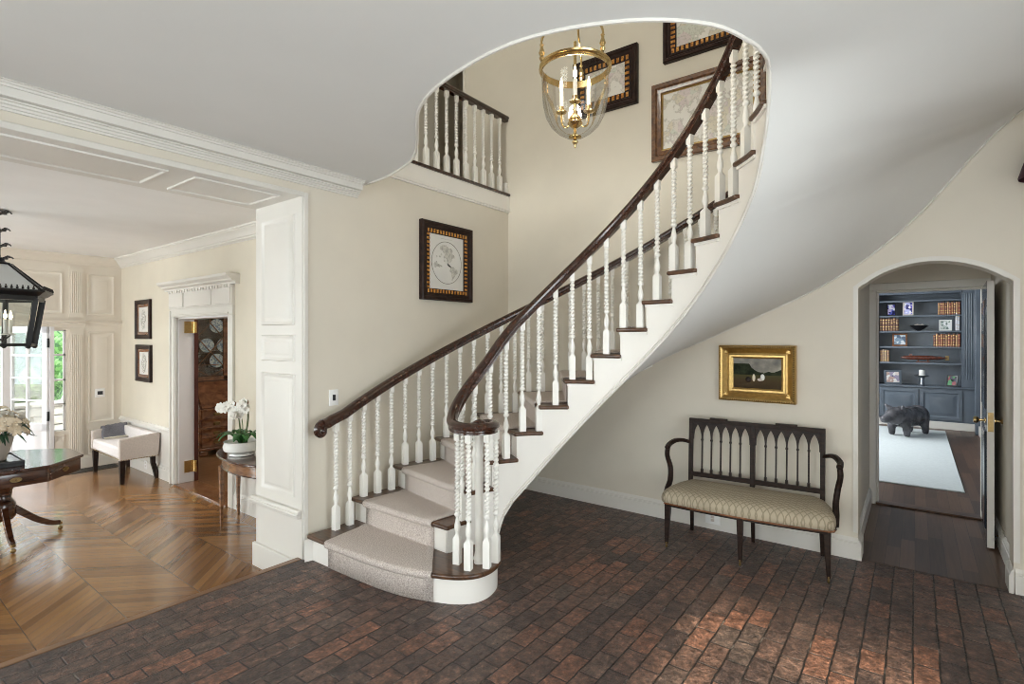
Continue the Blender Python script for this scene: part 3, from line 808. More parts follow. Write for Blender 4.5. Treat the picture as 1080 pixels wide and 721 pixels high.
# bead mouldings along the lower edge of the stringer
bd = MB()
for off, R, r, e_ in ((.0, RSI - .004, .009, 8), (.028, RSI - .001, .004, 20)):
    bd.tube([pol(R, a, min(zb(a), 2.76) + off) for a in [155 - k * 1.5 for k in range(int((155 - e_) / 1.5) + 1)]], r, 6)
obj('stringer_bead', bd, 'trim', st, ang=60)
m = MB()
for n in range(1, 17):
    if n > 8: continue
    ring_strip(m, RO - .03, RO, phi(n) - 1, phi(n + 1) - 1, lambda a: max(0, zline(a) - .33), lambda a, t=n * RIS - .028: t, 5)
obj('outer_stringer', m, 'white', st, ang=30)

# first step outline (curtail end)
F1 = [(-3.40, 2.09), (-3.17, 2.09), (-2.85, 2.095), (-2.6, 2.108), (-2.42, 2.14), (-2.26, 2.19), (-2.13, 2.25), (-2.05, 2.325), (-2.018, 2.41), (-2.022, 2.50), (-2.055, 2.595), (-2.12, 2.68), (-2.21, 2.755), (-2.285, 2.80)]
F1 = [(p.x, p.y) for p in catmull([(x, y, 0) for x, y in F1], 5)]
back1 = [pol(RSI + .0, phi(2) - 2.5 - k, 0) for k in (22, 14, 7, 0)] + [pol(RO - .005, phi(2) - 2, 0)]
poly1 = F1 + [(p.x, p.y) for p in back1]
def inset(poly, d):
    out = []; n = len(poly)
    for i in range(n):
        a = Vector((*poly[(i - 1) % n], 0)); b = Vector((*poly[(i + 1) % n], 0)); t = (b - a).normalized()
        out.append((poly[i][0] - t.y * d, poly[i][1] + t.x * d))
    return out
obj('tread', MB().prism(poly1, RIS - .03, RIS), 'tread', st, bev=.011, ang=50, seg=3)
poly1r = inset(F1, .03) + [(p.x, p.y) for p in back1]
obj('riser', MB().prism(poly1r, 0, RIS - .028), 'white', st, ang=30)
RXL = {1: RO}
for n in range(2, 17):
    a0 = phi(n) + .6; a1 = phi(n + 1) - 1.4
    if n == 16: a1 -= .5
    RXL[n] = RX = min(r_lim(a0 - DA * f_, n * RIS - .20) for f_ in (0, .5, 1))
    inner = [pol(RN, lerp(a0, a1, i / 6)) for i in range(7)]
    outer = [pol(RX - .003, lerp(a1, a0, i / 6)) for i in range(7)]
    obj('tread', MB().prism([(p.x, p.y) for p in inner + outer], n * RIS - .028, n * RIS), 'tread', st, bev=.011, ang=50, seg=3)
    m = MB(); RXR = min(RX, r_lim(phi(n) - 1, (n - 1) * RIS - .10))
    ring_strip(m, RSI + .002, RXR - .03, phi(n) - .9, phi(n) - 1.6, lambda a, z=(n - 1) * RIS: z, lambda a, z=n * RIS - .027: z, 1)
    # cove strip under the nosing return
    ring_strip(m, RSI - .012, RSI + .002, phi(n) - .6, phi(n + 1) - 1.6, lambda a, z=n * RIS - .045: z, lambda a, z=n * RIS - .027: z, 4)
    obj('riser', m, 'white', st, ang=30)
m = MB(); ring_strip(m, RSI + .002, min(RO, r_lim(phi(17), 16 * RIS - .03)) - .03, phi(17) - .9, phi(17) - 1.6, lambda a: 16 * RIS, lambda a: 17 * RIS - .027, 1)
obj('riser', m, 'white', st, ang=30)

# ---------------- balusters
BCACHE = {}
def baluster_mesh(L, top=.058):
    key = round(L, 2)
    if key in BCACHE: return BCACHE[key]
    L = key
    S = [(0, .0215, 1), (.158, .0215, 1), (.180, .011, 0), (.190, .0125, 0), (.205, .0165, 0), (.222, .0195, 0), (.240, .0175, 0), (.260, .0125, 0), (.276, .0098, 0), (.284, .0092, 0), (.289, .015, 0), (.296, .0195, 0), (.303, .0195, 0), (.309, .015, 0), (.315, .0115, 0)]
    zt0, zt1 = .318, L - top - .008
    lead = .052
    nt = int((zt1 - zt0) / .0052)
    rows = []
    def ringpts(r, z, sq, tw=None):
        out = []
        for k in range(16):
            a = R_(22.5 * k)
            if tw is not None: rr = r * (1 + .42 * math.cos(2 * (a - tw)))
            else: rr = r / max(abs(math.cos(a)), abs(math.sin(a))) if sq else r
            out.append(Vector((rr * math.cos(a), rr * math.sin(a), z)))
        return out
    for z, r, sq in S: rows.append(ringpts(r, z, sq))
    for i in range(nt + 1):
        z = lerp(zt0, zt1, i / nt); rows.append(ringpts(.0128, z, 0, 2 * PI * z / lead))
    for z, r, sq in ((zt1 + .003, .012, 0), (zt1 + .008, .0165, 1), (L, .0165, 1)): rows.append(ringpts(r, z, sq))
    m = MB(); vs = [p for r in rows for p in r]; fs = []
    for i in range(len(rows) - 1):
        for k in range(16): fs.append((i * 16 + k, i * 16 + (k + 1) % 16, i * 16 + 16 + (k + 1) % 16, i * 16 + 16 + k))
    fs.append(tuple(range(15, -1, -1))); fs.append(tuple(range(len(vs) - 16, len(vs))))
    m.add(vs, fs)
    BCACHE[key] = mesh_of('baluster', m, M['spindle'], 50)
    return BCACHE[key]
def baluster(p, z0, z1, rot, parent):
    o = bpy.data.objects.new('baluster', baluster_mesh(z1 - z0)); COL.objects.link(o)
    o.parent = parent; w = world_of(parent).inverted() @ Vector((p.x, p.y, z0))
    o.location = w; o.rotation_euler = (0, 0, rot); o.scale = (1, 1, (z1 - z0) / round(z1 - z0, 2))
    return o
# rail underside heights
def z_in(a):
    if a > 144: return table([(144, zline(144) + .695), (150, 1.505), (156, 1.375), (162, 1.262), (165, 1.2)], a)
    return zline(a) + .695
def z_out(a): return zline(a) + .665
INNER_A = []
a = 148.7
k = 0
angs = [163.4, 156.1] + [148.9 - 7.12 * i for i in range(17)]
for a in angs:
    n = max(i for i in range(1, 18) if phi(i) >= a - .01)
    n = min(n, 16)
    if a < phi(17): continue
    baluster(pol(RB, a), n * RIS, z_in(a) + .012, R_(a), st)
# outer line: three to a tread
for k in range(0, 45):
    a = 184.4 - 3.72 * k
    if a < 22: break
    n = 1 if a > phi(2) else max(i for i in range(1, 17) if phi(i) >= a - .01)
    if r_lim(a - 3, n * RIS - .20) < RO: break
    A_OUT = a
    baluster(pol(RBO, a), n * RIS, z_out(a) + .012, R_(a), st)
# under the volute
VZ = .985
for x, y in ((-2.234, 2.385), (-2.122, 2.362), (-2.052, 2.45), (-2.06, 2.545)):
    baluster(Vector((x, y, 0)), RIS, VZ + .01, R_(20), st)
a = 171.2
baluster(Vector((-2.38, 2.585, 0)), 2 * RIS, 1.14, R_(a), st)
nw = MB().lathe([(.032, RIS), (.032, RIS + .018), (.036, RIS + .022), (.036, RIS + .034), (.030, RIS + .045), (.026, RIS + .07), (.024, RIS + .3), (.024, VZ - .16), (.027, VZ - .15), (.027, VZ - .14), (.022, VZ - .13), (.0225, VZ - .10), (.030, VZ - .05), (.033, VZ)], (-2.135, 2.475, 0), 20)
obj('newel', nw, 'spindle', st, ang=40)

# ---------------- handrails
RAILP = [(-.026, 0), (-.026, .010), (-.022, .016), (-.022, .022), (-.033, .030), (-.035, .042), (-.028, .056), (-.012, .066), (0, .068), (.012, .066), (.028, .056), (.035, .042), (.033, .030), (.022, .022), (.022, .016), (.026, .010), (.026, 0)]
path = [pol(RB, a, z_in(a)) for a in [-6 + 3 * k for k in range(0, 51)]]      # top to bottom: angle rises to 144
path += catmull([pol(RB, 150, 1.505), pol(RB, 156, 1.375), (-2.363, 2.716, 1.262), (-2.385, 2.615, 1.155), (-2.372, 2.51, 1.055), (-2.315, 2.425, 1.0), (-2.234, 2.375, VZ + .002), (-2.14, 2.362, VZ), (-2.075, 2.40, VZ), (-2.05, 2.475, VZ), (-2.075, 2.545, VZ), (-2.135, 2.565, VZ), (-2.185, 2.525, VZ), (-2.185, 2.465, VZ), (-2.145, 2.44, VZ), (-2.12, 2.465, VZ)], 6)
sc = [1] * len(path)
for i in range(24): sc[-1 - i] = lerp(.55, 1, i / 24)
hr = MB().sweep(path, RAILP, scales=sc)
obj('handrail', hr, 'rail', st, ang=35)
obj('volute_cap', MB().lathe([(.0, VZ + .001), (.10, VZ + .001), (.105, VZ + .012), (.085, VZ + .03), (.06, VZ + .05), (.035, VZ + .064), (.03, VZ + .072), (.012, VZ + .078), (0, VZ + .08)], (-2.125, 2.468, 0), 28, caps=False), 'rail', st, ang=35)
path = [pol(RBO, 182 - 3 * k, z_out(182 - 3 * k)) for k in range(int((182 - A_OUT + 4) / 3) + 1)][::-1]
last = path[-1]
path += catmull([pol(RBO, 185, z_out(183.6)), pol(RBO, 186.6, z_out(184.9)), pol(RBO, 188.2, z_out(185.3) + .004)], 5)[1:]
hr = MB().sweep(path, RAILP)
e = path[-1]
# rolled scroll end of the wall-side rail
tdir = (path[-1] - path[-2]); tdir.z = 0; tdir.normalize()
sp = []
for k in range(34):
    t = k / 33; an = PI / 2 - t * 2.3 * PI; rr = lerp(.045, .012, t)
    c = e + Vector((0, 0, .034 - .045))
    sp.append(c + tdir * (rr * math.cos(an)) + Vector((0, 0, rr * math.sin(an))))
hr.tube(sp, .027, 10, r2=.016)
obj('handrail', hr, 'rail', st, ang=35)

# ---------------- carpet runner
rows = []
RW0, RW1 = 1.77, 1.06
NS = 10
def f1_at(s):
    x = lerp(-3.17, -2.26, s)
    for (xa, ya), (xb, yb) in zip(F1, F1[1:]):
        if xa <= x <= xb: return Vector((x, lerp(ya, yb, (x - xa) / max(1e-6, xb - xa)), 0))
def step_rows(front, back, z0, z1, d_out):
    """front(s)->(point,outward) of the nosing; back(s) of the tread rear"""
    out = []
    for kind in range(9):
        row = []
        for i in range(NS + 1):
            s = i / NS; p, o = front(s); b = back(s)
            if kind == 0: q = p - o * .018 + Vector((0, 0, z0))
            elif kind == 1: q = p - o * .018 + Vector((0, 0, z1 - .045))
            elif kind == 2: q = p + o * .006 + Vector((0, 0, z1 - .036))
            elif kind == 3: q = p + o * .014 + Vector((0, 0, z1 - .022))
            elif kind == 4: q = p + o * .015 + Vector((0, 0, z1 - .008))
            elif kind == 5: q = p + o * .009 + Vector((0, 0, z1 + .006))
            elif kind == 6: q = p - o * .006 + Vector((0, 0, z1 + .012))
            elif kind == 7: q = p.lerp(b, .5) + Vector((0, 0, z1 + .013))
            else: q = b + Vector((0, 0, z1 + .012))
            row.append(q)
        out.append(row)
    return out
def fr(n):
    def g(s):
        R = lerp(min(RW0, RXL[n] - .16, RXL[n - 1] - .16), RW1, s); a = phi(n) + .6; p = pol(R, a); o = Vector((-math.sin(R_(a)), math.cos(R_(a)), 0)); return p, o
    return g
def bk(n):
    def g(s):
        R = lerp(min(RW0, RXL[n] - .16, RXL.get(n + 1, 1.2) - .16), RW1, s); return pol(R, phi(n + 1) + .6) - Vector((-math.sin(R_(phi(n + 1))), math.cos(R_(phi(n + 1))), 0)) * .02
    return g
def fr1(s):
    p = f1_at(s); q = f1_at(max(0, s - .02)); t = (f1_at(min(1, s + .02)) - q).normalized(); return p, Vector((t.y, -t.x, 0))
rows = step_rows(fr1, bk(1), .004, RIS, 1)
for n in range(2, 16): rows += step_rows(fr(n), bk(n), (n - 1) * RIS + .012, n * RIS, 1)
rn = obj('stair_runner', MB().grid(rows), 'carpet', ang=60)
md = rn.modifiers.new('thick', 'SOLIDIFY'); md.thickness = .010; md.offset = -1
tag(rn, 'beige wool carpet runner laid up the middle of the curved stairs', 'carpet runner')

# ================================================================== hall ceiling and stair soffit as one plaster surface
pairs = []
for k in range(0, 80):
    a = 154 - 2 * k
    if a < 42: break
    i = pol(RSI - .003, a, zb(a) + .002); o = wall_hit(a); o.z = smooth_table(ZO, a) ; pairs.append((i, o))
tail = [(36, (.95, YB, 3.07)), (28, (1.2, YB, 3.08)), (20, (1.7, 4.2, 3.06)), (12, (1.7, 3.4, 3.02)), (5, (1.7, 2.8, 2.97))]
for a, o in tail: pairs.append((pol(RSI - .003, a, min(zb(a) + .002, 2.76)), Vector(o)))
OPEN = [(-.508, 2.38), (-.533, 2.26), (-.617, 2.063), (-.806, 1.882), (-1.051, 1.76), (-1.299, 1.708), (-1.579, 1.732), (-1.858, 1.805), (-2.064, 1.912), (-2.21, 2.034), (-2.426, 2.232), (-2.60, 2.37), (-2.769, 2.461), (-3.111, 2.565), (-3.44, 2.60)]
OUT = [(1.7, 2.2, 2.92), (1.7, 1.6, 2.87), (1.7, 1.0, 2.82), (1.7, -.2, 2.77), (1.7, -2.6, 2.76), (.4, -2.6, 2.76), (-.8, -2.6, 2.76), (-1.8, -2.6, 2.76), (-3.44, -2.6, 2.76), (-3.44, -1.0, 2.76), (-3.44, .4, 2.76), (-3.44, 1.2, 2.76), (-3.44, 1.8, 2.76), (-3.44, 2.3, 2.76), (-3.44, 2.55, 2.76)]
for (x, y), o in zip(OPEN, OUT): pairs.append((Vector((x, y, 2.76)), Vector(o)))
nw_ = sum(1 for p in pairs if abs(p[1].y - YB) < 1e-3 or abs(p[1].x - XA) < 1e-3 and p[1].z < 2.7)
for it in range(3):
    zs_ = [p[1].z for p in pairs]
    for j in range(1, nw_ - 1): pairs[j][1].z = .25 * zs_[j - 1] + .5 * zs_[j] + .25 * zs_[j + 1]
I_ = catmull([p[0] for p in pairs], 4); O_ = []
for j in range(len(pairs) - 1):
    for k in range(4): O_.append(pairs[j][1].lerp(pairs[j + 1][1], k / 4))
O_.append(pairs[-1][1])
rows = []
for i, o in zip(I_, O_):
    row = [i.lerp(o, t / 14) for t in range(15)]
    for t, p in enumerate(row): p.z = lerp(i.z, o.z, (t / 14) ** 1.3)
    rows.append(row)
for it in range(260):
    for i in range(1, len(rows) - 1):
        r0, r1, r2 = rows[i - 1], rows[i], rows[i + 1]
        for j in range(1, 14): r1[j].z = .25 * (r0[j].z + r2[j].z + r1[j - 1].z + r1[j + 1].z)
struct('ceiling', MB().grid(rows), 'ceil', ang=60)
# moulded lip of the ceiling opening and its upstand
k0 = next(i for i, p in enumerate(I_) if (p - Vector((-.508, 2.38, 2.76))).length < .001) - 5
lip = I_[k0:]
struct('trim_32', MB().tube([p + Vector((0, 0, -.002)) for p in lip], .009, 6), 'trim', ang=60)
up = []
for j, p in enumerate(I_[k0:]):
    up.append([p + Vector((0, 0, .0)), Vector((p.x, p.y, ZU + .02))])
struct('trim_33', MB().grid(up), 'white', ang=60)
# quarter bead where the soffit meets the bench wall
struct('trim_34', MB().tube([o + Vector((0, -.006, -.004)) for o in O_ if abs(o.y - YB) < 1e-3], .007, 6), 'trim', ang=60)

# ================================================================== landing
struct('floor_landing', MB().box((-5.6, 1.4, 2.95), (XA - .0, 6.1, ZU - .02)), 'tread')
m = MB().box((XA, 2.0, 2.90), (XA + .02, YB, ZU - .03))
struct('trim_35', m, 'white')
m = MB().add(*run((XA, 2.0, 2.88), (XA, YB, 2.88), [(0, 0), (.022, 0), (.024, .012), (.034, .016), (.034, .026), (.024, .03), (.022, .045), (0, .045)], (1, 0, 0)))
struct('trim_36', m, 'white', ang=25)
struct('trim_37', MB().box((XA - .12, 2.0, ZU - .028), (XA + .038, YB, ZU)), 'rail', bev=.01)
lb = thing('landing_balustrade', 'straight balustrade with dark rail along the upper landing edge', 'balustrade', (XA - .02, 3.6, ZU))
for k in range(14):
    y = 4.335 - .131 * k
    baluster(Vector((XA - .02, y, 0)), ZU, 3.855, 0, lb)
obj('half_baluster', MB().box((XA - .04, YB - .035, ZU), (XA, YB, ZU + .12)), 'spindle', lb, bev=.004)
obj('handrail', MB().sweep([Vector((XA - .02, 2.2, 3.85)), Vector((XA - .02, YB, 3.85))], RAILP), 'rail', lb, ang=35)
# upper hall walls
struct('wall_upper', MB().box((-4.85, 1.4, ZU - .1), (-4.75, 4.66, ZT)), 'wall')
struct('wall_upper.001', MB().box((-5.7, YF, ZU - .1), (-5.6, 6.1, ZT)).box((-5.7, 6.0, ZU - .1), (-3.9, 6.1, ZT)).box((-4.06, YB + TH, ZU - .1), (-3.96, 6.1, ZT)), 'wall')
struct('trim_38', MB().box((-4.08, YB - .012, ZU), (-4.055, YB + TH, 5.2)), 'trim')
# ================================================================== pictures on the stair walls
def rect_frame(name, label, cat, O, U, V, w, h, group=None, prof=None, mats=('frame_d', 'tort', 'paper'), mw=(.045, .03), depth=.035):
    """O lower-left on the wall, U right, V up (unit), N = UxV out of the wall"""
    O, U, V = Vector(O), Vector(U), Vector(V); Nn = U.cross(V)
    t = thing(name, label, cat, O + U * w / 2 + V * h / 2, 0, group)
    a, b = mw
    obj('frame', MB().rings(O, U, V, w, h, [(0, 0), (0, depth * .8), (.006, depth), (a * .45, depth * .95), (a * .6, depth * .72), (a * .9, depth * .62), (a, depth * .5), (a, depth * .2)], cap=False), mats[0], t, ang=25)
    obj('inlay', MB().rings(O, U, V, w, h, [(a - .002, depth * .52), (a + b * .5, depth * .60), (a + b, depth * .48), (a + b, depth * .1)], cap=False), 'frame_d' if mats[1] == 'tort' else mats[1], t, ang=25)
    if mats[1] == 'tort':
        m = MB(); st_ = b * .8; c0 = a + b * .5
        def blk(x, y, hx_, hy_):
            P = [O + U * (x + sx_ * hx_) + V * (y + sy_ * hy_) + Nn * hh for hh in (depth * .4, depth * .66) for sx_, sy_ in ((-1, -1), (1, -1), (1, 1), (-1, 1))]
            m.add(P, [(3, 2, 1, 0), (4, 5, 6, 7), (0, 1, 5, 4), (1, 2, 6, 5), (2, 3, 7, 6), (3, 0, 4, 7)])
        nx = int((w - 2 * a) / st_); ny = int((h - 2 * a) / st_)
        for i in range(nx):
            x = lerp(a + b * .5, w - a - b * .5, i / (nx - 1))
            for y in (c0, h - c0): blk(x, y, st_ * .27, b * .36)
        for i in range(1, ny - 1):
            y = lerp(a + b * .5, h - a - b * .5, i / (ny - 1))
            for x in (c0, w - c0): blk(x, y, b * .36, st_ * .27)
        obj('inlay_blocks', m, 'tort', t)
    obj('print', MB().rings(O, U, V, w, h, [(a + b - .003, depth * .3)], cap=True), mats[2], t)
    return t
def on_plane(O, U, V, h, pts):
    O, U, V = Vector(O), Vector(U), Vector(V); Nn = U.cross(V)
    return [O + U * x + V * y + Nn * h for x, y in pts]
# hemisphere print on the picture wall (faces +X : U=+Y, V=+Z)
pw, ph = .654, .70
O = (XA, 3.187, 1.897)
t = rect_frame('framed_map', 'framed map of one round hemisphere hanging on wall above the lower stairs', 'picture', O, (0, 1, 0), (0, 0, 1), pw, ph, mw=(.06, .045), depth=.05)
cx_, cy_, rx, ry = pw / 2, ph / 2 - .0, .192, .192
mk = MB(); pth = on_plane(O, (0, 1, 0), (0, 0, 1), .017, [(cx_ + rx * math.cos(2 * PI * i / 64), cy_ + ry * math.sin(2 * PI * i / 64)) for i in range(64)])
mk.tube(pth, .0032, 6, closed=True)
obj('map_circle', mk, 'ink', t)
def land(pts, mat='ink_l', h=.0158):
    q_ = []
    for (xa, ya), (xb, yb) in zip(pts, pts[1:] + pts[:1]):
        for t_ in (0, .33, .66): q_.append((lerp(xa, xb, t_) + random.uniform(-.022, .022), lerp(ya, yb, t_) + random.uniform(-.022, .022)))
    pts = q_
    P = on_plane(O, (0, 1, 0), (0, 0, 1), h, [(cx_ + x * rx, cy_ + y * ry) for x, y in pts]); m = MB(); m.add(P, [tuple(range(len(P)))])
    return m
NA = [(-.50, .80), (-.30, .92), (-.05, .90), (.10, .78), (.28, .80), (.42, .66), (.34, .52), (.50, .46), (.58, .34), (.40, .26), (.30, .12), (.22, .02), (.10, .02), (.06, -.08), (.16, -.16), (.26, -.20), (.30, -.16), (.20, -.10), (.05, -.02), (-.02, .10), (-.14, .26), (-.16, .44), (-.30, .58), (-.50, .66)]
SA = [(.28, -.18), (.44, -.14), (.62, -.26), (.80, -.36), (.78, -.48), (.64, -.56), (.56, -.68), (.44, -.78), (.40, -.92), (.34, -.90), (.34, -.72), (.30, -.52), (.20, -.38), (.20, -.28)]
AU = [(-.95, -.12), (-.78, -.02), (-.62, -.10), (-.42, -.16), (-.50, -.26), (-.70, -.24), (-.82, -.32), (-.95, -.24)]
for i, pts in enumerate((NA, SA, AU)): obj('map_land', land([(x * .95 + .02, y * .93) for x, y in pts], h=.0158 + i * .0002), 'ink_l', t)
for k in range(9):
    a = random.uniform(0, 6.28); r = random.uniform(.3, .8); x, y = -.45 + .3 * math.cos(a), .12 + .45 * math.sin(a) * r
    obj('map_island', land([(x + random.uniform(.03, .08) * math.cos(q * PI / 3), y + random.uniform(.03, .08) * math.sin(q * PI / 3)) for q in range(6)], h=.0166 + k * .0002), 'ink_l', t)
obj('map_title', MB().box(on_plane(O, (0, 1, 0), (0, 0, 1), .015, [(cx_ - .07, cy_ + .214)])[0], on_plane(O, (0, 1, 0), (0, 0, 1), .0165, [(cx_ + .07, cy_ + .218)])[0]), 'ink_l', t)

# maps up the stairwell (face -Y : U=+X, V=+Z)
UX, UZ = (1, 0, 0), (0, 0, 1)
rect_frame('framed_map', 'framed map partly behind the brass bell lantern on the stairwell wall', 'picture', (-2.62, YB, 3.655), UX, UZ, .655, .53, mw=(.07, .055), depth=.05, mats=('frame_d', 'tort', 'map1'))
rect_frame('framed_map', 'large framed map low on the stairwell wall behind the upper handrail', 'picture', (-1.829, YB, 3.09), UX, UZ, .92, .665, mw=(.085, .012), depth=.05, mats=('burl', 'gold', 'map2'))
rect_frame('framed_map', 'framed map highest on the stairwell wall, cut off by the ceiling edge', 'picture', (-1.726, YB, 3.92), UX, UZ, .70, .56, mw=(.06, .05), depth=.05, mats=('frame_d', 'tort', 'map3'))

# gilt landscape above the bench
def mat_landscape():
    m = bpy.data.materials.new('landscape_oil'); nt, b, L = nodes_of(m)
    tc = nt.nodes.new('ShaderNodeTexCoord'); sp = nt.nodes.new('ShaderNodeSeparateXYZ'); L(tc.outputs['Object'], sp.inputs[0])
    no = N(nt, 'ShaderNodeTexNoise', i_Scale=9.0, i_Detail=6.0); L(tc.outputs['Object'], no.inputs['Vector'])
    n2 = N(nt, 'ShaderNodeTexNoise', i_Scale=26.0, i_Detail=5.0); L(tc.outputs['Object'], n2.inputs['Vector'])
    Z = sp.outputs[2]; X = sp.outputs[0]
    sky = ramp(nt, [(.35, (.13, .13, .13)), (.52, (.26, .245, .215)), (.68, (.46, .42, .35))]); L(no.outputs['Fac'], sky.inputs['Fac'])
    field = ramp(nt, [(.0, (.035, .022, .012)), (.55, (.075, .05, .025)), (1, (.08, .085, .03))])
    L(math_n(nt, 'MULTIPLY_ADD', n2.outputs['Fac'], .3, math_n(nt, 'MULTIPLY_ADD', Z, 6.0, .75)), field.inputs['Fac'])
    # canopy line falls from left to right
    tl = math_n(nt, 'MULTIPLY_ADD', math_n(nt, 'SUBTRACT', no.outputs['Fac'], .5), .12, math_n(nt, 'MAXIMUM', math_n(nt, 'MULTIPLY_ADD', math_n(nt, 'ADD', X, .02), -.9, .035), .006))
    tl = math_n(nt, 'MINIMUM', tl, .075)
    tree = math_n(nt, 'LESS_THAN', Z, tl)
    m1 = nt.nodes.new('ShaderNodeMix'); m1.data_type = 'RGBA'; L(tree, m1.inputs[0]); L(sky.outputs['Color'], m1.inputs[6])
    tcol = ramp(nt, [(.35, (.010, .014, .008)), (.7, (.035, .045, .022))]); L(n2.outputs['Fac'], tcol.inputs['Fac']); L(tcol.outputs['Color'], m1.inputs[7])
    m2 = nt.nodes.new('ShaderNodeMix'); m2.data_type = 'RGBA'; L(math_n(nt, 'LESS_THAN', Z, -.012), m2.inputs[0]); L(m1.outputs[2], m2.inputs[6]); L(field.outputs['Color'], m2.inputs[7])
    L(m2.outputs[2], b.inputs['Base Color']); b.inputs['Roughness'].default_value = .6; b.inputs['Specular IOR Level'].default_value = .1
    return m
M['landscape'] = mat_landscape()
O = Vector((-1.257, YB, 1.065)); w, h = .553, .438
t = thing('gilt_painting', 'small gilt framed landscape painting hanging above the bench', 'painting', O + Vector((w / 2, 0, h / 2)))
obj('frame', MB().rings(O, UX, UZ, w, h, [(0, 0), (0, .05), (.012, .062), (.022, .058), (.03, .05), (.06, .022), (.072, .026), (.078, .022)], cap=False), 'gold', t, ang=25)
obj('liner', MB().rings(O, UX, UZ, w, h, [(.076, .024), (.09, .024), (.104, .014)], cap=False), 'gold', t, ang=25)
m = MB()
for i in range(34):
    for z0 in (.012, h - .012): m.ball(O + Vector((.01 + (w - .02) * i / 33, -.06, z0)), .008, 6, 4, (1, .6, .7))
for i in range(26):
    for x0 in (.012, w - .012): m.ball(O + Vector((x0, -.06, .01 + (h - .02) * i / 25)), .008, 6, 4, (.7, .6, 1))
obj('beaded_edge', m, 'gold_d', t)
m = MB()
for a in (.05, w - .05):
    for b in (.05, h - .05):
        for k in range(7): m.ball(O + Vector((a + .018 * math.cos(k * 2.4) * k / 7, -.035, b + .018 * math.sin(k * 2.4) * k / 7)), .011, 6, 4)
obj('corner_ornament', m, 'gold', t)
obj('canvas', MB().rings(O, UX, UZ, w, h, [(.10, .015)]), 'landscape', t)
for nm, x, z, c, s in (('painted_figure', .255, .185, 'petal_c', (.011, .004, .03)), ('painted_figure', .318, .190, 'ceramic', (.016, .004, .026)), ('painted_figure', .215, .17, 'dark', (.022, .004, .022)), ('painted_figure', .30, .172, 'linen', (.02, .004, .012))):
    obj(nm, MB().ball(O + Vector((x, -.0165, z)), 1, 10, 6, s), c, t)

# switches and outlets
def plate(name, label, cat, O, U, V, w, h, kind='switch'):
    O, U, V = Vector(O), Vector(U), Vector(V); Nn = U.cross(V)
    t = thing(name, label, cat, O + U * w / 2 + V * h / 2)
    obj('plate', MB().rings(O, U, V, w, h, [(0, 0), (0, .005), (.005, .008)]), 'plate', t)
    if kind == 'switch':
        obj('toggle', MB().rings(O + U * (w / 2 - .012) + V * (h / 2 - .022), U, V, .024, .044, [(0, .008), (.002, .014)]), 'plastic_d', t)
    elif kind == 'screen':
        obj('screen', MB().rings(O + U * w * .22 + V * h * .3, U, V, w * .56, h * .4, [(0, .008), (.002, .012)]), 'plastic_d', t)
    else:
        for k in (.28, .62):
            obj('socket', MB().rings(O + U * (w / 2 - .014) + V * (h * k), U, V, .028, .022, [(0, .008), (.002, .0095)]), 'linen', t)
plate('light_switch', 'white switch plate on picture wall just above the rail scroll', 'switch', (XA, 2.295, 1.06), (0, 1, 0), (0, 0, 1), .075, .118)
plate('wall_outlet', 'pale outlet plate low on the wall behind the wooden bench', 'outlet', (-1.37, YB - .022, .045), UX, UZ, .115, .075, 'outlet')
plate('wall_outlet', 'outlet plate in the baseboard behind the armed linen bench', 'outlet', (-8.0, YC - .022, ZL + .05), UX, UZ, .07, .11, 'outlet')
q = atx(105, 414, XD)
plate('wall_thermostat', 'white thermostat with dark screen on the panelled wall', 'thermostat', (XD + .02, q.y - .055, q.z - .06), (0, 1, 0), (0, 0, 1), .11, .12, 'screen')

# ================================================================== wooden bench under the painting
def outline(front, back, depth, bow, n=12, rc=.05):
    pts = []
    for i in range(n + 1):
        s = -1 + 2 * i / n; pts.append((s * front, -bow * (1 - s * s)))
    return pts
bench = thing('gothic_bench', 'dark wooden bench with pointed-arch back and patterned cream seat', 'bench', (-.956, 3.87, 0), R_(3.5))
FW, BW, DP = .555, .475, .47
def seat_outline(ins):
    pts = []
    n = 16
    for i in range(n + 1):                                   # front, slightly bowed, rounded corners
        s = -1 + 2 * i / n; pts.append(Vector((s * (FW - .035), -.03 - .035 * (1 - s * s), 0)))
    pts += [Vector((FW - .008, -.01, 0)), Vector((FW, .04, 0)), Vector((FW - .005, .14, 0)), Vector((FW - .03, .28, 0)), Vector((BW + .005, DP - .06, 0)), Vector((BW - .03, DP - .02, 0))]
    pts += [Vector((-p.x, p.y, 0)) for p in reversed(pts[n + 1:])]
    c = Vector((0, .2, 0)); out = []
    for p in pts:
        d = p - c; out.append(c + Vector((d.x * (1 - ins / FW), d.y * (1 - ins / .26), 0)))
    return out
rows = []
for z, i in ((.335, .012), (.345, .0), (.375, -.006), (.40, .0), (.42, .014), (.434, .04), (.442, .08), (.448, .15), (.45, .22)):
    rows.append([p + Vector((0, 0, z)) for p in seat_outline(i)])
m = MB(); k = len(rows[0])
for r in rows: r.append(r[0])
m.grid(rows); m.add(rows[-1][:-1], [tuple(range(k))])
obj('seat', m, 'lattice', bench, local=True, ang=60)
m = MB(); pr = [p + Vector((0, 0, .34)) for p in seat_outline(-.002)]
L_ = len(pr)
for i in range(22): # gimp and nail heads along front and ends
    a, b = pr[i], pr[i + 1]
    for t_ in (0, .5): m.ball(a.lerp(b, t_), .007, 6, 4)
m.tube(pr[0:23], .006, 6)
obj('nail_trim', m, 'walnut', bench, local=True)
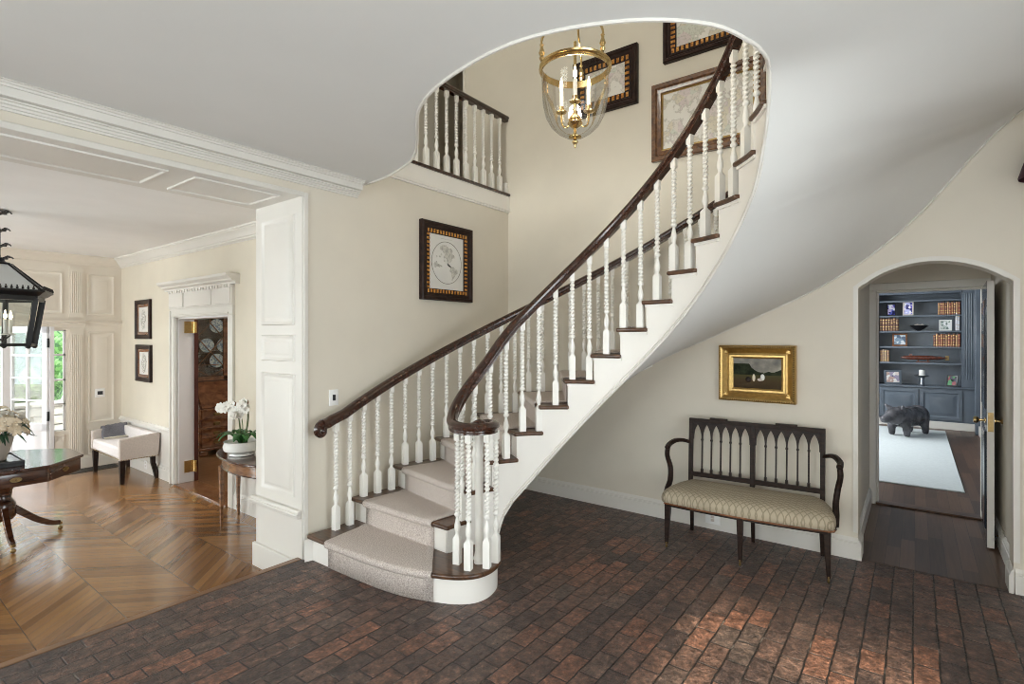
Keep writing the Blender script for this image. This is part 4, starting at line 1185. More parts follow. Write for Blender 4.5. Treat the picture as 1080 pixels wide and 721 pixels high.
def leg(x, y, spl=(0, 0), caster=True):
    m = MB().bar((x, y, .345), (x + spl[0], y + spl[1], .03), .045, .045, up=(0, 1, 0), w2=.022, h2=.022)
    o = obj('leg', m, 'dark', bench, local=True, bev=.003)
    c = MB().lathe([(.013, .030), (.013, .045)], (x + spl[0], y + spl[1], 0), 10)
    c.ball((x + spl[0], y + spl[1] - .004, .014), .014, 10, 6, (.6, 1, 1))
    obj('caster', c, 'brass_d', o, local=True)
leg(-.51, .02, (-.01, -.01)); leg(0, -.03); leg(.51, .02, (.01, -.01))
for x in (-.45, 0, .45):
    o = obj('leg', MB().bar((x, DP - .03, .36), (x * 1.02, DP + .01, 0), .034, .034, up=(0, 1, 0), w2=.024, h2=.024), 'dark', bench, local=True, bev=.003)
obj('seat_rail', MB().prism([(p.x, p.y) for p in seat_outline(.02)], .315, .338), 'dark', bench, local=True)
# back: two stiles, centre stile, rails, arcade of twelve lancets
yb0, yb1 = DP - .03, DP - .005
m = MB()
for x in (-BW + .014, BW - .014): obj('back_stile', MB().bar((x, DP - .03, .33), (x, DP, .905), .032, .03, up=(0, 1, 0)), 'dark', bench, local=True, bev=.003)
obj('back_stile', MB().bar((0, DP - .028, .43), (0, DP - .004, .895), .036, .026, up=(0, 1, 0)), 'dark', bench, local=True, bev=.003)
obj('back_rail', MB().bar((-BW, DP - .024, .468), (BW, DP - .024, .468), .028, .034), 'dark', bench, local=True, bev=.003)
m = MB().bar((-BW - .002, DP - .002, .897), (BW + .002, DP - .002, .897), .03, .03)
for x0, x1 in ((-.315, -.185), (.155, .30)): m.box((x0, DP - .022, .905), (x1, DP + .012, .925))
obj('top_rail', m, 'dark', bench, local=True, bev=.003)
def ybk(z): return DP - .03 + .03 * (z - .33) / .575
arc = MB()
for half in (-1, 1):
    x0, x1 = (-BW + .03, -.018) if half < 0 else (.018, BW - .03)
    w = (x1 - x0) / 6
    for i in range(6):
        a, b = x0 + w * i, x0 + w * (i + 1); mid = (a + b) / 2; r_ = w / 2 - .005
        zs, za, zt = .745, .868, .89
        for sgn in (-1, 1):
            pts = [(mid + sgn * w / 2, zs)] + [(mid + sgn * r_ * (1 - t_ ** 2.7), zs + (za - zs) * t_) for t_ in [q / 8 for q in range(9)]] + [(mid, zt), (mid + sgn * w / 2, zt)]
            vs = []
            for d in (-.011, .011): vs += [Vector((x, ybk(z) + d, z)) for x, z in pts]
            n = len(pts)
            arc.add(vs, [tuple(range(n)), tuple(range(2 * n - 1, n - 1, -1))] + [(q, (q + 1) % n, n + (q + 1) % n, n + q) for q in range(n)])
        if i < 5:
            mullion = MB().bar((b, ybk(.47), .47), (b, ybk(.78), .78), .0105, .014, up=(0, 1, 0)); mullion.bar((b, ybk(.485), .483), (b, ybk(.51), .515), .018, .02, up=(0, 1, 0)); mullion.bar((b, ybk(.74), .738), (b, ybk(.755), .752), .017, .02, up=(0, 1, 0))
            obj('back_spindle', mullion, 'dark', bench, local=True)
obj('back_arcade', arc, 'dark', bench, local=True)
for sg in (-1, 1):
    p = catmull([(sg * (BW - .005), DP - .01, .715), (sg * (BW + .04), DP - .06, .735), (sg * (FW - .005), DP - .14, .742), (sg * (FW + .02), DP - .21, .725), (sg * (FW + .018), DP - .27, .708)], 6)
    m = MB().sweep(p, [(-.018, -.012), (-.018, .007), (-.009, .015), (.009, .015), (.018, .007), (.018, -.012)])
    m.ball(p[-1], .021, 10, 8, (1, 1.1, .9))
    o = obj('arm', m, 'dark', bench, local=True)
    p = catmull([(sg * (FW + .018), DP - .26, .705), (sg * (FW + .022), DP - .26, .64), (sg * (FW + .006), DP - .235, .55), (sg * (FW - .004), DP - .27, .46), (sg * (FW - .0), DP - .33, .40), (sg * (FW - .002), DP - .37, .34)], 6)
    obj('arm_support', MB().tube(p, .018, 8, r2=.022), 'dark', o, local=True)

# ================================================================== brass bell-jar lantern in the stairwell
LX, LY = aty(606.5, 72, 2.7).x, 2.7
bl = thing('bell_jar_lantern', 'brass hanging lantern with clear glass bell and three candle lights', 'lantern', (LX, LY, 2.68))
zr_ = 3.135
obj('ring', MB().lathe([(.195, zr_ - .014), (.203, zr_ - .014), (.208, zr_ - .008), (.203, zr_ - .003), (.212, zr_ + .004), (.205, zr_ + .012), (.210, zr_ + .020), (.203, zr_ + .025), (.195, zr_ + .025), (.195, zr_ - .014)], (LX, LY, 0), 40, caps=False), 'brass', bl, ang=40)
gp = [(.196, zr_ + .03), (.196, zr_ - .03), (.194, zr_ - .12), (.188, zr_ - .20), (.172, zr_ - .27), (.142, zr_ - .325), (.10, zr_ - .365), (.055, zr_ - .392), (.02, zr_ - .40)]
obj('glass_bell', MB().lathe(gp, (LX, LY, 0), 40, caps=False), 'glass', bl, ang=80)
obj('finial', MB().lathe([(0, 2.675), (.006, 2.682), (.008, 2.70), (.016, 2.706), (.018, 2.714), (.010, 2.724), (.008, 2.732), (.036, 2.738), (.038, 2.744), (.012, 2.752), (.008, 2.77), (.008, 2.80)], (LX, LY, 0), 20, caps=False), 'brass', bl)
obj('hub', MB().lathe([(.008, 2.79), (.03, 2.805), (.045, 2.82), (.04, 2.83), (.03, 2.836), (.038, 2.845), (.026, 2.86), (.012, 2.88), (.009, 2.92), (.009, 3.3)], (LX, LY, 0), 20), 'brass', bl)
tocam = math.atan2(-LY, -LX)
for k in range(3):
    a = tocam + k * 2 * PI / 3; ex, ey = LX + .094 * math.cos(a), LY + .094 * math.sin(a)
    P = catmull([(LX + .03 * math.cos(a), LY + .03 * math.sin(a), 2.825), (LX + .06 * math.cos(a), LY + .06 * math.sin(a), 2.812), (LX + .088 * math.cos(a), LY + .088 * math.sin(a), 2.835), (ex, ey, 2.90)], 6)
    ar = obj('arm', MB().tube(P, .0055, 8).lathe([(.006, 2.895), (.03, 2.905), (.033, 2.912), (.016, 2.918), (.017, 2.94)], (ex, ey, 0), 16), 'brass', bl)
    cd = obj('candle', MB().lathe([(.0115, 2.938), (.0115, 3.035), (.008, 3.04)], (ex, ey, 0), 14), 'candle', bl)
    obj('flame_bulb', MB().lathe([(.005, 3.04), (.0105, 3.055), (.0115, 3.068), (.008, 3.09), (.003, 3.108), (.0005, 3.116)], (ex, ey, 0), 12), 'flame', cd)
for k in range(3):
    a = YAW + R_(72.5) + k * 2 * PI / 3
    ex, ey = LX + .20 * math.cos(a), LY + .20 * math.sin(a)
    P = catmull([(ex, ey, zr_ + .02), (LX + .2 * math.cos(a), LY + .2 * math.sin(a), zr_ + .16), (LX + .12 * math.cos(a), LY + .12 * math.sin(a), zr_ + .25), (LX + .05 * math.cos(a), LY + .05 * math.sin(a), zr_ + .42), (LX + .01 * math.cos(a), LY + .01 * math.sin(a), zr_ + .5)], 6)
    o = obj('crook', MB().tube(P, .0065, 8), 'brass', bl)
    obj('scroll_knob', MB().lathe([(.008, zr_ + .03), (.016, zr_ + .045), (.01, zr_ + .058), (.018, zr_ + .075), (.012, zr_ + .095), (.006, zr_ + .11), (.012, zr_ + .122), (0, zr_ + .135)], (LX + .202 * math.cos(a), LY + .202 * math.sin(a), 0), 14, caps=False), 'brass', o)
ch = MB().tube([(LX, LY, zr_ + .5), (LX, LY, ZT - .04)], .009, 8).lathe([(.0, ZT - .05), (.06, ZT - .03), (.07, ZT)], (LX, LY, 0), 20)
obj('hanging_rod', ch, 'brass', bl)

# wall sconce at the right edge of view
sx, sy = .61, 4.29
sc_ = thing('wall_sconce', 'dark shaded wall sconce beside the arched doorway at the right edge', 'sconce', (sx, YB, 2.5))
obj('shade', MB().lathe([(.125, 2.49), (.128, 2.50), (.07, 2.70), (.066, 2.70), (.121, 2.502)], (sx, sy, 0), 24, caps=False), paint('shade_plum', (.045, .012, .022), .6, .1, 30, .05), sc_)
obj('bracket', MB().tube(catmull([(sx, YB, 2.40), (sx, YB - .06, 2.37), (sx, sy, 2.40), (sx, sy, 2.52)], 6), .008, 8).box((sx - .03, YB - .012, 2.32), (sx + .03, YB, 2.48)), 'brass_d', sc_)

# ================================================================== sitting room: armed linen bench
ab = thing('upholstered_bench', 'low linen bench with arms and dark legs against the sitting room wall', 'bench', (-8.05, 2.4, ZL))
x0, x1, y0, y1 = -8.615, -7.52, 2.19, 2.60
obj('seat', MB().box((x0 + .05, y0 + .005, .10), (x1 - .05, y1 - .05, .235)), 'linen_w', ab, bev=.03, seg=4)
for xa, xb in ((x0, x0 + .06), (x1 - .06, x1)):
    m = MB()
    # side panel: front edge lower than the rear
    vs = []
    for x in (xa, xb): vs += [(x, y0, .085), (x, y1 - .0, .085), (x, y1 + .02, .375), (x, y0 + .0, .345)]
    m.add(vs, [(0, 1, 2, 3), (7, 6, 5, 4), (0, 4, 5, 1), (1, 5, 6, 2), (2, 6, 7, 3), (3, 7, 4, 0)])
    obj('arm', m, 'linen', ab, bev=.014, seg=3)
obj('back', MB().box((x0 + .03, y1 - .06, .085), (x1 - .03, y1 + .01, .375)), 'linen_w', ab, bev=.014, seg=3)
m = MB()
for k in range(26): m.ball((x1 + .001, lerp(y0 + .01, y1 - .01, k / 25), .094), .006, 6, 4, (.4, 1, 1))
for k in range(54): m.ball((lerp(x0 + .01, x1 - .01, k / 53), y0 - .001, .094 if False else .106), .006, 6, 4, (1, .4, 1))
obj('nail_trim', m, 'brass_d', ab)
for x, y, dx, dy in ((x0 + .05, y0 + .04, 0, 0), (x1 - .05, y0 + .04, 0, 0)):
    obj('leg', MB().bar((x, y, .09), (x + dx, y + dy, ZL), .06, .06, up=(0, 1, 0), w2=.04, h2=.04), 'dark', ab, bev=.003)
for x in (x0 + .05, x1 - .05):
    P = [(x, y1 - .05, .09), (x, y1 - .045, 0), (x, y1 - .02, -.1), (x, y1 + .0, ZL)]
    obj('leg', MB().sweep(P, [(-.024, -.024), (.024, -.024), (.024, .024), (-.024, .024)], side=(1, 0, 0)), 'dark', ab, bev=.003)
# throw over the left arm and corner
m = MB(); rows = []
ya, yb_ = y0 + .10, y1 - .03
for i in range(13):
    t_ = i / 12; y = lerp(ya, yb_, t_)
    rowz = [(x0 - .012, .16), (x0 - .012, .28), (x0 - .010, .365 + .02 * t_), (x0 + .01, .385 + .022 * t_), (x0 + .05, .386 + .022 * t_), (x0 + .075, .368 + .02 * t_), (x0 + .082, .31), (x0 + .10, .26), (x0 + .17, .248)]
    rows.append([Vector((x + .006 * math.sin(7 * t_ + 3 * z), y + .012 * math.sin(19 * z + i), z + .004 * math.sin(i * 2.1))) for x, z in rowz])
th = obj('throw_blanket', MB().grid(rows), 'throw', ang=70)
md = th.modifiers.new('thick', 'SOLIDIFY'); md.thickness = .010; md.offset = -1
tag(th, 'folded grey throw blanket draped over the arm of the linen bench', 'blanket')
m = MB()
for i in range(40):
    y = lerp(ya, yb_, i / 39); m.bar((x0 + .165, y, .25), (x0 + .235 + .01 * math.sin(i * 3), y + .004 * math.sin(i * 5), .243), .007, .004)
obj('fringe', m, 'fringe', th)
# floor vent
fv = thing('floor_vent', 'dark bronze floor vent in the parquet by the panelled wall', 'vent', (-8.75, 2.3, ZL))
obj('frame', MB().rings((-8.88, 1.93, ZL), (1, 0, 0), (0, 1, 0), .24, .60, [(0, 0), (.004, .006), (.02, .006), (.022, .001)]), 'vent', fv)
m = MB()
for k in range(16): m.box((-8.86, 1.955 + k * .036, ZL), (-8.66, 1.969 + k * .036, ZL + .005))
obj('grille', m, 'black', fv)
# the two small framed prints
for i, (z0, z1, xa, xb, lab) in enumerate(((1.54, 2.055, -8.405, -7.825, 'upper of two small framed prints on the sitting room wall'), (.98, 1.465, -8.38, -7.81, 'lower of two small framed prints on the sitting room wall'))):
    O = Vector((xa + .06, YC, z0)); w = xb - xa - .06; h = z1 - z0
    t = rect_frame('framed_print', lab, 'picture', O, UX, UZ, w, h, mw=(.06, .035), depth=.035, mats=('frame_d', 'walnut', 'paper'))
    mk = MB(); c = O + Vector((w / 2, -.012, h / 2))
    for k in range(5):
        P = [c + Vector((.10 * math.sin(q * .9 + k * 1.9) * (1 - abs(q - 6) / 9), 0, -.11 + .22 * q / 12 + .02 * math.cos(k + q))) for q in range(13)]
        mk.tube(P, .0035, 5)
    obj('sketch', mk, 'ink_l', t)

# ================================================================== demilune console with orchid
ct = thing('console_table', 'half-round inlaid wooden console table on slim legs behind the jamb', 'table', (-4.76, 2.4, ZL))
TZ = .49
def demi(a, b, n=28, c=(-4.76, 2.60)): return [(c[0] + a * math.cos(PI + PI * i / n), c[1] + b * math.sin(PI + PI * i / n)) for i in range(n + 1)]
obj('tabletop', MB().prism(demi(.70, .42), TZ - .022, TZ), 'mahog_top', ct, bev=.006)
obj('apron', MB().prism(demi(.655, .375), TZ - .13, TZ - .022), 'satin', ct, bev=.003, ang=50)
m = MB(); pb = [Vector((x, y, TZ - .122)) for x, y in demi(.658, .378)]; m.tube(pb, .005, 6)
obj('apron_bead', m, 'mahog', ct)
for x, y in ((-5.16, 2.30), (-4.36, 2.30), (-5.36, 2.55), (-4.16, 2.55)):
    m = MB().bar((x, y, TZ - .125), (x, y, ZL + .10), .04, .04, up=(0, 1, 0), w2=.022, h2=.022).bar((x, y, ZL + .10), (x, y, ZL), .027, .027, up=(0, 1, 0), w2=.018, h2=.018)
    obj('leg', m, 'satin', ct, bev=.002)
ox, oy = -4.91, 2.37
orc = thing('potted_orchid', 'white orchid growing in oval white bowl on console table', 'plant', (ox, oy, TZ))
obj('bowl', MB().lathe([(.09, TZ), (.105, TZ + .004), (.10, TZ + .02), (.15, TZ + .05), (.158, TZ + .085), (.148, TZ + .115), (.152, TZ + .13), (.142, TZ + .13), (.135, TZ + .115), (.12, TZ + .11), (0, TZ + .112)], (ox, oy, 0), 32, caps=False), 'ceramic', orc)
def leaf_mesh(mb, base, ang, L, w, rise, droop, n=8):
    rows = []
    d = Vector((math.cos(ang), math.sin(ang), 0)); s = Vector((-d.y, d.x, 0))
    for i in range(n + 1):
        t_ = i / n; ww = w * math.sin(PI * min(1, t_ * .92 + .06)) ** .7
        c = Vector(base) + d * L * t_ + Vector((0, 0, rise * math.sin(t_ * PI * .75) - droop * t_ * t_))
        rows.append([c - s * ww + Vector((0, 0, .25 * ww)), c, c + s * ww + Vector((0, 0, .25 * ww))])
    mb.grid(rows)
for k in range(9):
    m = MB(); leaf_mesh(m, (ox + .03 * math.cos(k), oy + .03 * math.sin(k * 2), TZ + .11), k * .72 + .3, random.uniform(.14, .22), .038, .11, .03)
    o = obj('leaf', m, 'leaf', orc, ang=80); md = o.modifiers.new('t', 'SOLIDIFY'); md.thickness = .003
def blossom(mb, c, r, face):
    f = Vector(face).normalized(); a = f.cross(Vector((0, 0, 1))).normalized(); b = a.cross(f)
    for k in range(5):
        an = 2 * PI * k / 5 + PI / 2; d = a * math.cos(an) + b * math.sin(an); s = f.cross(d)
        R = r * (1.0 if k in (1, 4) else .85); w = R * (.52 if k in (1, 4) else .34)
        cc = Vector(c); v = [cc, cc + d * R * .4 + s * w + f * .15 * r, cc + d * R * .85 + s * w * .7 + f * .1 * r, cc + d * R, cc + d * R * .85 - s * w * .7 + f * .1 * r, cc + d * R * .4 - s * w + f * .15 * r]
        mb.add(v, [(0, 1, 2, 3), (0, 3, 4, 5)])
    mb.ball(Vector(c) + f * .12 * r, .18 * r, 6, 4)
for k, (dx, dy, H, bend) in enumerate(((-.05, .0, .36, -.20), (.02, -.04, .40, -.14), (.08, .02, .42, .05), (.0, .05, .38, .14), (.05, -.02, .33, -.02))):
    P = catmull([(ox + dx * .4, oy + dy * .4, TZ + .11), (ox + dx, oy + dy, TZ + .11 + H * .55), (ox + dx + bend * .35, oy + dy - .03, TZ + .09 + H), (ox + dx + bend, oy + dy - .07, TZ + .04 + H)], 8)
    s = obj('flower_stem', MB().tube(P, .004, 6), 'stemm', orc)
    m = MB()
    for j in range(5):
        p = P[-1 - j * 3]; blossom(m, p + Vector((.02 * math.sin(j * 2.3), -.02, -.015 + .02 * math.cos(j * 1.7))), .05, (.35 + .3 * math.sin(j + k), -1, -.1))
    obj('blossoms', m, 'petal', s, ang=80)
    obj('bud', MB().ball(P[14], .018, 8, 6, (1, 1, 1.5)), 'walnut', s)

# ================================================================== octagonal pedestal table
px_, py_ = -6.25, .98
pt = thing('pedestal_table', 'dark octagonal drum table with drawers on four curved legs', 'table', (px_, py_, ZL))
def octo(ap): return [(px_ + ap / math.cos(PI / 8) * math.cos(PI / 8 + k * PI / 4), py_ + ap / math.cos(PI / 8) * math.sin(PI / 8 + k * PI / 4)) for k in range(8)]
obj('tabletop', MB().prism(octo(.505), .475, .50), 'mahog_top', pt, bev=.006)
obj('apron', MB().prism(octo(.485), .36, .475), 'mahog', pt, bev=.003)
for k in range(8):
    a = k * PI / 4; Nn = Vector((math.cos(a), math.sin(a), 0)); U = Vector((-Nn.y, Nn.x, 0))
    c = Vector((px_, py_, 0)) + Nn * .485
    d = obj('drawer', MB().rings(c - U * .18 + Vector((0, 0, .372)), U, Vector((0, 0, 1)), .36, .092, [(0, 0), (.0, .003), (.003, .004)]), 'mahog', pt)
    pl = MB(); Q = [c + Nn * .006 + U * .034 * math.cos(q * PI / 10) + Vector((0, 0, .418 + .017 * math.sin(q * PI / 10))) for q in range(20)]
    pl.tube(Q, .0035, 6, closed=True); pl.add(Q, [tuple(range(20))]); pl.ball(c + Nn * .012 + Vector((0, 0, .42)), .008, 8, 6)
    obj('pull', pl, 'brass_d', d)
obj('pedestal', MB().lathe([(.16, .36), (.15, .34), (.09, .32), (.075, .29), (.06, .24), (.055, .18), (.075, .15), (.085, .13), (.085, .02), (.07, .0), (.05, -.01)], (px_, py_, 0), 20), 'mahog', pt)
for k in range(4):
    a = k * PI / 2; d = Vector((math.cos(a), math.sin(a), 0)); c = Vector((px_, py_, 0))
    P = catmull([c + d * .05 + Vector((0, 0, .10)), c + d * .12 + Vector((0, 0, .035)), c + d * .22 + Vector((0, 0, -.055)), c + d * .32 + Vector((0, 0, -.115)), c + d * .385 + Vector((0, 0, -.128))], 6)
    n_ = len(P)
    lg = obj('leg', MB().sweep(P, [(-.02, -.025), (.02, -.025), (.02, .025), (-.02, .025)], scales=[lerp(1.2, .75, i / n_) for i in range(n_)]), 'mahog', pt, bev=.004)
    e_ = P[-1]
    obj('caster', MB().lathe([(.016, -.15), (.018, -.125)], (e_.x, e_.y, 0), 10).ball((e_.x, e_.y, ZL + .02), .02, 10, 8, (.7, 1, 1)), 'brass_d', lg)
# tray, vase, flowers
ty = -.0
tray = thing('table_tray', 'black lacquer tray under the vase on the drum table', 'tray', (-6.12, .86, .50))
obj('base', MB().box((-6.40, .70, .50), (-5.90, 1.06, .535)), 'black', tray, bev=.004)
obj('rim', MB().rings((-6.40, .70, .535), (1, 0, 0), (0, 1, 0), .50, .36, [(0, 0), (.002, .012), (.012, .012), (.014, 0)], cap=False), 'black', tray)
vx, vy = -6.12, .90
vs_ = thing('flower_vase', 'tapered stone vase standing on the black tray', 'vase', (vx, vy, .536))
obj('body', MB().lathe([(.075, .536), (.08, .54), (.105, .62), (.125, .70), (.130, .735), (.122, .74), (.115, .735), (.11, .68), (0, .66)], (vx, vy, 0), 28, caps=False), 'stone', vs_)
bq = thing('flower_bouquet', 'bouquet of cream and white flowers in the stone vase', 'flowers', (vx, vy, .66))
mf = MB(); ml = MB(); ms = MB(); mc = MB()
for k in range(56):
    a = random.uniform(0, 2 * PI); e = random.uniform(.15, 1.25); r_ = random.uniform(.17, .26)
    c = Vector((vx + r_ * math.cos(a) * math.cos(e), vy + r_ * math.sin(a) * math.cos(e), .74 + r_ * .95 * math.sin(e)))
    (mf if k % 3 else mc).ball(c, random.uniform(.024, .036), 7, 5, (1, 1, .8)) if k % 2 else blossom(mf if k % 4 else mc, c, .065, (c - Vector((vx, vy, .70))))
    if k % 4 == 0: ms.tube([(vx, vy, .67), (vx + (c.x - vx) * .4, vy + (c.y - vy) * .4, .74), c], .003, 5)
for k in range(34):
    a = random.uniform(0, 2 * PI)
    leaf_mesh(ml, (vx + .08 * math.cos(a), vy + .08 * math.sin(a), .735 + random.uniform(0, .05)), a, random.uniform(.12, .22), .014, random.uniform(-.01, .12), random.uniform(.02, .12), 5)
for k in range(3):
    P = catmull([(vx, vy, .74), (vx + .02 * k, vy - .02, .86), (vx + .05 * k - .02, vy - .03, .97)], 5); ms.tube(P, .004, 5); mc.ball(P[-1], .022, 8, 6, (.8, .8, 2.1))
obj('blossoms', mf, 'petal', bq, ang=80); obj('cream_blossoms', mc, 'petal_c', bq, ang=80); obj('leaves', ml, 'leaf_d', bq, ang=80); obj('stems', ms, 'stemm', bq)

# ================================================================== black hexagonal lantern over the drum table
hx, hy = -6.28, .94
hl = thing('hexagonal_lantern', 'black iron six-sided lantern with glass panes above the drum table', 'lantern', (hx, hy, 1.49))
A0 = YAW + R_(3)
def hexp(r, z, off=0): return [Vector((hx + r * math.cos(A0 + k * PI / 3 + off), hy + r * math.sin(A0 + k * PI / 3 + off), z)) for k in range(6)]
zb_, zt_, zrim, zro = 1.50, 1.90, 1.95, 2.20
B, T, Rm, Ro = hexp(.265, zb_), hexp(.325, zt_), hexp(.40, zrim), hexp(.10, zro)
for k in range(6):
    j = (k + 1) % 6
    p = MB().bar(B[k], T[k], .035, .035, up=(0, 1, 0)); p.ball(B[k] + Vector((0, 0, -.012)), .022, 8, 6)
    obj('post', p, 'black', hl)
    obj('pane', MB().quad(B[k], B[j], T[j], T[k]), 'glass_l', hl)
    obj('roof_pane', MB().quad(hexp(.375, zrim + .02)[k], hexp(.375, zrim + .02)[j], Ro[j], Ro[k]), 'opal', hl)
    obj('roof_bar', MB().bar(hexp(.375, zrim + .02)[k], Ro[k], .02, .02), 'black', hl)
m = MB()
for pts, w_, h_ in ((B, .03, .022), (T, .03, .04)):
    for k in range(6): m.bar(pts[k], pts[(k + 1) % 6], w_, h_)
obj('frame', m, 'black', hl)
m = MB()
rows = []
for r, z in ((.315, zt_ + .0), (.34, zt_ + .02), (.36, zt_ + .025), (.39, zrim), (.405, zrim + .005), (.405, zrim + .02), (.36, zrim + .025)): q = hexp(r, z); rows.append(q + [q[0]])
m.grid(rows)
obj('cornice', m, 'black', hl, ang=30)
m = MB()
for k in range(6):
    for i in range(11):
        p = hexp(.398, zrim + .022)[k].lerp(hexp(.398, zrim + .022)[(k + 1) % 6], i / 11); m.lathe([(.007, 0), (.010, .012), (.003, .022), (.007, .028), (0, .034)], p, 6)
obj('cresting', m, 'black', hl)
cr = MB().lathe([(.11, zro - .01), (.115, zro), (.06, zro + .02), (.05, zro + .05), (.03, zro + .06), (.03, zro + .30), (.018, zro + .32), (.018, 2.66)], (hx, hy, 0), 14)
for zc, r in ((zro + .03, .10), (zro + .14, .085), (zro + .27, .08), (zro + .42, .09)):
    for k in range(8):
        a = k * PI / 4; d = Vector((math.cos(a), math.sin(a), 0)); c = Vector((hx, hy, zc))
        cr.sweep([c + d * .025, c + d * r * .7 + Vector((0, 0, .02)), c + d * r + Vector((0, 0, .035)), c + d * (r + .012) + Vector((0, 0, .02))], [(-.014, -.003), (.014, -.003), (.014, .003), (-.014, .003)])
obj('crown', cr, 'black', hl)
for k in range(4):
    a = k * PI / 2 + .4; c = Vector((hx + .11 * math.cos(a), hy + .11 * math.sin(a), 0))
    o = obj('candle', MB().lathe([(.035, 1.585), (.035, 1.592), (.013, 1.60), (.013, 1.72), (.006, 1.725)], c, 12), 'candle', hl)
    obj('bulb', MB().lathe([(.005, 1.725), (.012, 1.74), (.012, 1.755), (.001, 1.80)], c, 10), 'flame', o)
m = MB().lathe([(.014, 1.50), (.014, 2.2)], (hx, hy, 0), 10)
for k in range(4):
    a = k * PI / 2 + .4; m.tube([(hx, hy, 1.56), (hx + .06 * math.cos(a), hy + .06 * math.sin(a), 1.54), (hx + .11 * math.cos(a), hy + .11 * math.sin(a), 1.585)], .006, 6)
for k in range(3): m.bar(B[k], B[k + 3], .012, .012)
obj('candle_stem', m, 'black', hl)
# ================================================================== secretary bookcase in the study
sx0, sx1, sy0, sy1 = -8.85, -8.37, 3.42, 4.42
sec = thing('secretary_bookcase', 'figured walnut secretary desk with glazed bookcase seen through the doorway', 'secretary', (-8.6, 3.92, ZL))
obj('chest', MB().box((sx0, sy0, -.09), (sx1, sy1, .50)), 'walnut', sec, bev=.004)
obj('base_moulding', MB().box((sx0, sy0 - .015, -.12), (sx1 + .015, sy1 + .015, -.085)), 'walnut', sec, bev=.008)
for y in (sy0 + .0, sy1 - .12):
    obj('bracket_foot', MB().box((sx1 - .12, y, ZL), (sx1 + .01, y + .12, -.12)), 'walnut', sec, bev=.015)
    obj('bracket_foot', MB().box((sx0, y, ZL), (sx0 + .12, y + .12, -.12)), 'walnut', sec, bev=.015)
for k in range(4):
    z0 = -.07 + k * .14
    d = obj('drawer', MB().rings((sx1, sy0 + .03, z0), (0, 1, 0), (0, 0, 1), sy1 - sy0 - .06, .128, [(0, 0), (.0, .008), (.004, .012), (.008, .009)]), 'walnut', sec)
    m = MB()
    for y in (sy0 + .24, sy1 - .24):
        m.box((sx1 + .008, y - .05, z0 + .045), (sx1 + .013, y + .05, z0 + .085)); m.tube(catmull([(sx1 + .013, y - .04, z0 + .07), (sx1 + .035, y - .03, z0 + .045), (sx1 + .035, y + .03, z0 + .045), (sx1 + .013, y + .04, z0 + .07)], 5), .005, 6)
    obj('bail_pull', m, 'brass_d', d)
# fall front sloping back
vs = []
for y in (sy0 + .01, sy1 - .01): vs += [(sx0, y, .50), (sx1, y, .50), (sx1 - .24, y, .885), (sx0, y, .885)]
obj('desk_case', MB().add(vs, [(0, 1, 2, 3), (7, 6, 5, 4), (0, 4, 5, 1), (1, 5, 6, 2), (2, 6, 7, 3), (3, 7, 4, 0)]), 'mahog', sec)
p0 = Vector((sx1, sy0 + .03, .505)); Vv = Vector((-.24, 0, .375)); hh_ = Vv.length; Vv.normalize()
obj('fall_front', MB().rings(p0, (0, 1, 0), Vv, sy1 - sy0 - .06, hh_, [(0, 0), (0, .012), (.006, .016), (.02, .016)]), 'walnut', sec, ang=20)
ux1 = sx1 - .25
m = MB().box((sx0, sy0 + .02, .885), (sx0 + .02, sy1 - .02, 1.95)).box((sx0, sy0 + .02, .885), (ux1 - .02, sy0 + .05, 1.95)).box((sx0, sy1 - .05, .885), (ux1 - .02, sy1 - .02, 1.95)).box((sx0, sy0 + .02, .885), (ux1 - .02, sy1 - .02, .915)).box((sx0, sy0 + .02, 1.92), (ux1 - .02, sy1 - .02, 1.95)).box((sx0, sy0, 1.95), (ux1 + .03, sy1, 2.02))
for z in (1.2, 1.55): m.box((sx0, sy0 + .04, z), (ux1 - .12, sy1 - .04, z + .015))
obj('bookcase', m, 'mahog', sec)
for y0, y1 in ((sy0 + .02, sy0 + .5), (sy0 + .5, sy1 - .02)):
    m = MB().box((ux1 - .02, y0, .90), (ux1 + .005, y0 + .05, 1.94)).box((ux1 - .02, y1 - .05, .90), (ux1 + .005, y1, 1.94)).box((ux1 - .02, y0, .90), (ux1 + .005, y1, .96)).box((ux1 - .02, y0, 1.88), (ux1 + .005, y1, 1.94))
    d = obj('glazed_door', m, 'walnut', sec, bev=.003)
    a, b = y0 + .05, y1 - .05; c = (a + b) / 2; X_ = ux1 - .005
    bars = MB()
    for q in (((a, 1.12), (c, 1.34)), ((b, 1.12), (c, 1.34)), ((c, .96), (a, 1.06)), ((c, .96), (b, 1.06)), ((c, 1.34), (a, 1.56)), ((c, 1.34), (b, 1.56)), ((a, 1.56), (c, 1.78)), ((b, 1.56), (c, 1.78)), ((a, 1.12), (a, 1.56)), ((c, 1.78), (c, 1.88)), ((a, 1.06), (a, 1.12)), ((c - .12, 1.14), (c + .12, 1.14))):
        bars.bar((X_, *q[0]), (X_, *q[1]), .012, .016, up=(1, 0, 0))
    obj('astragal', bars, 'walnut', d)
    obj('pane', MB().box((ux1 - .012, a, .96), (ux1 - .009, b, 1.88)), 'pane', d)
M['delft'] = cells('plate_pattern', [(.72, .76, .80), (.45, .52, .62), (.80, .82, .84), (.30, .38, .52)], (45, 45, 45), .2, bmp=0)
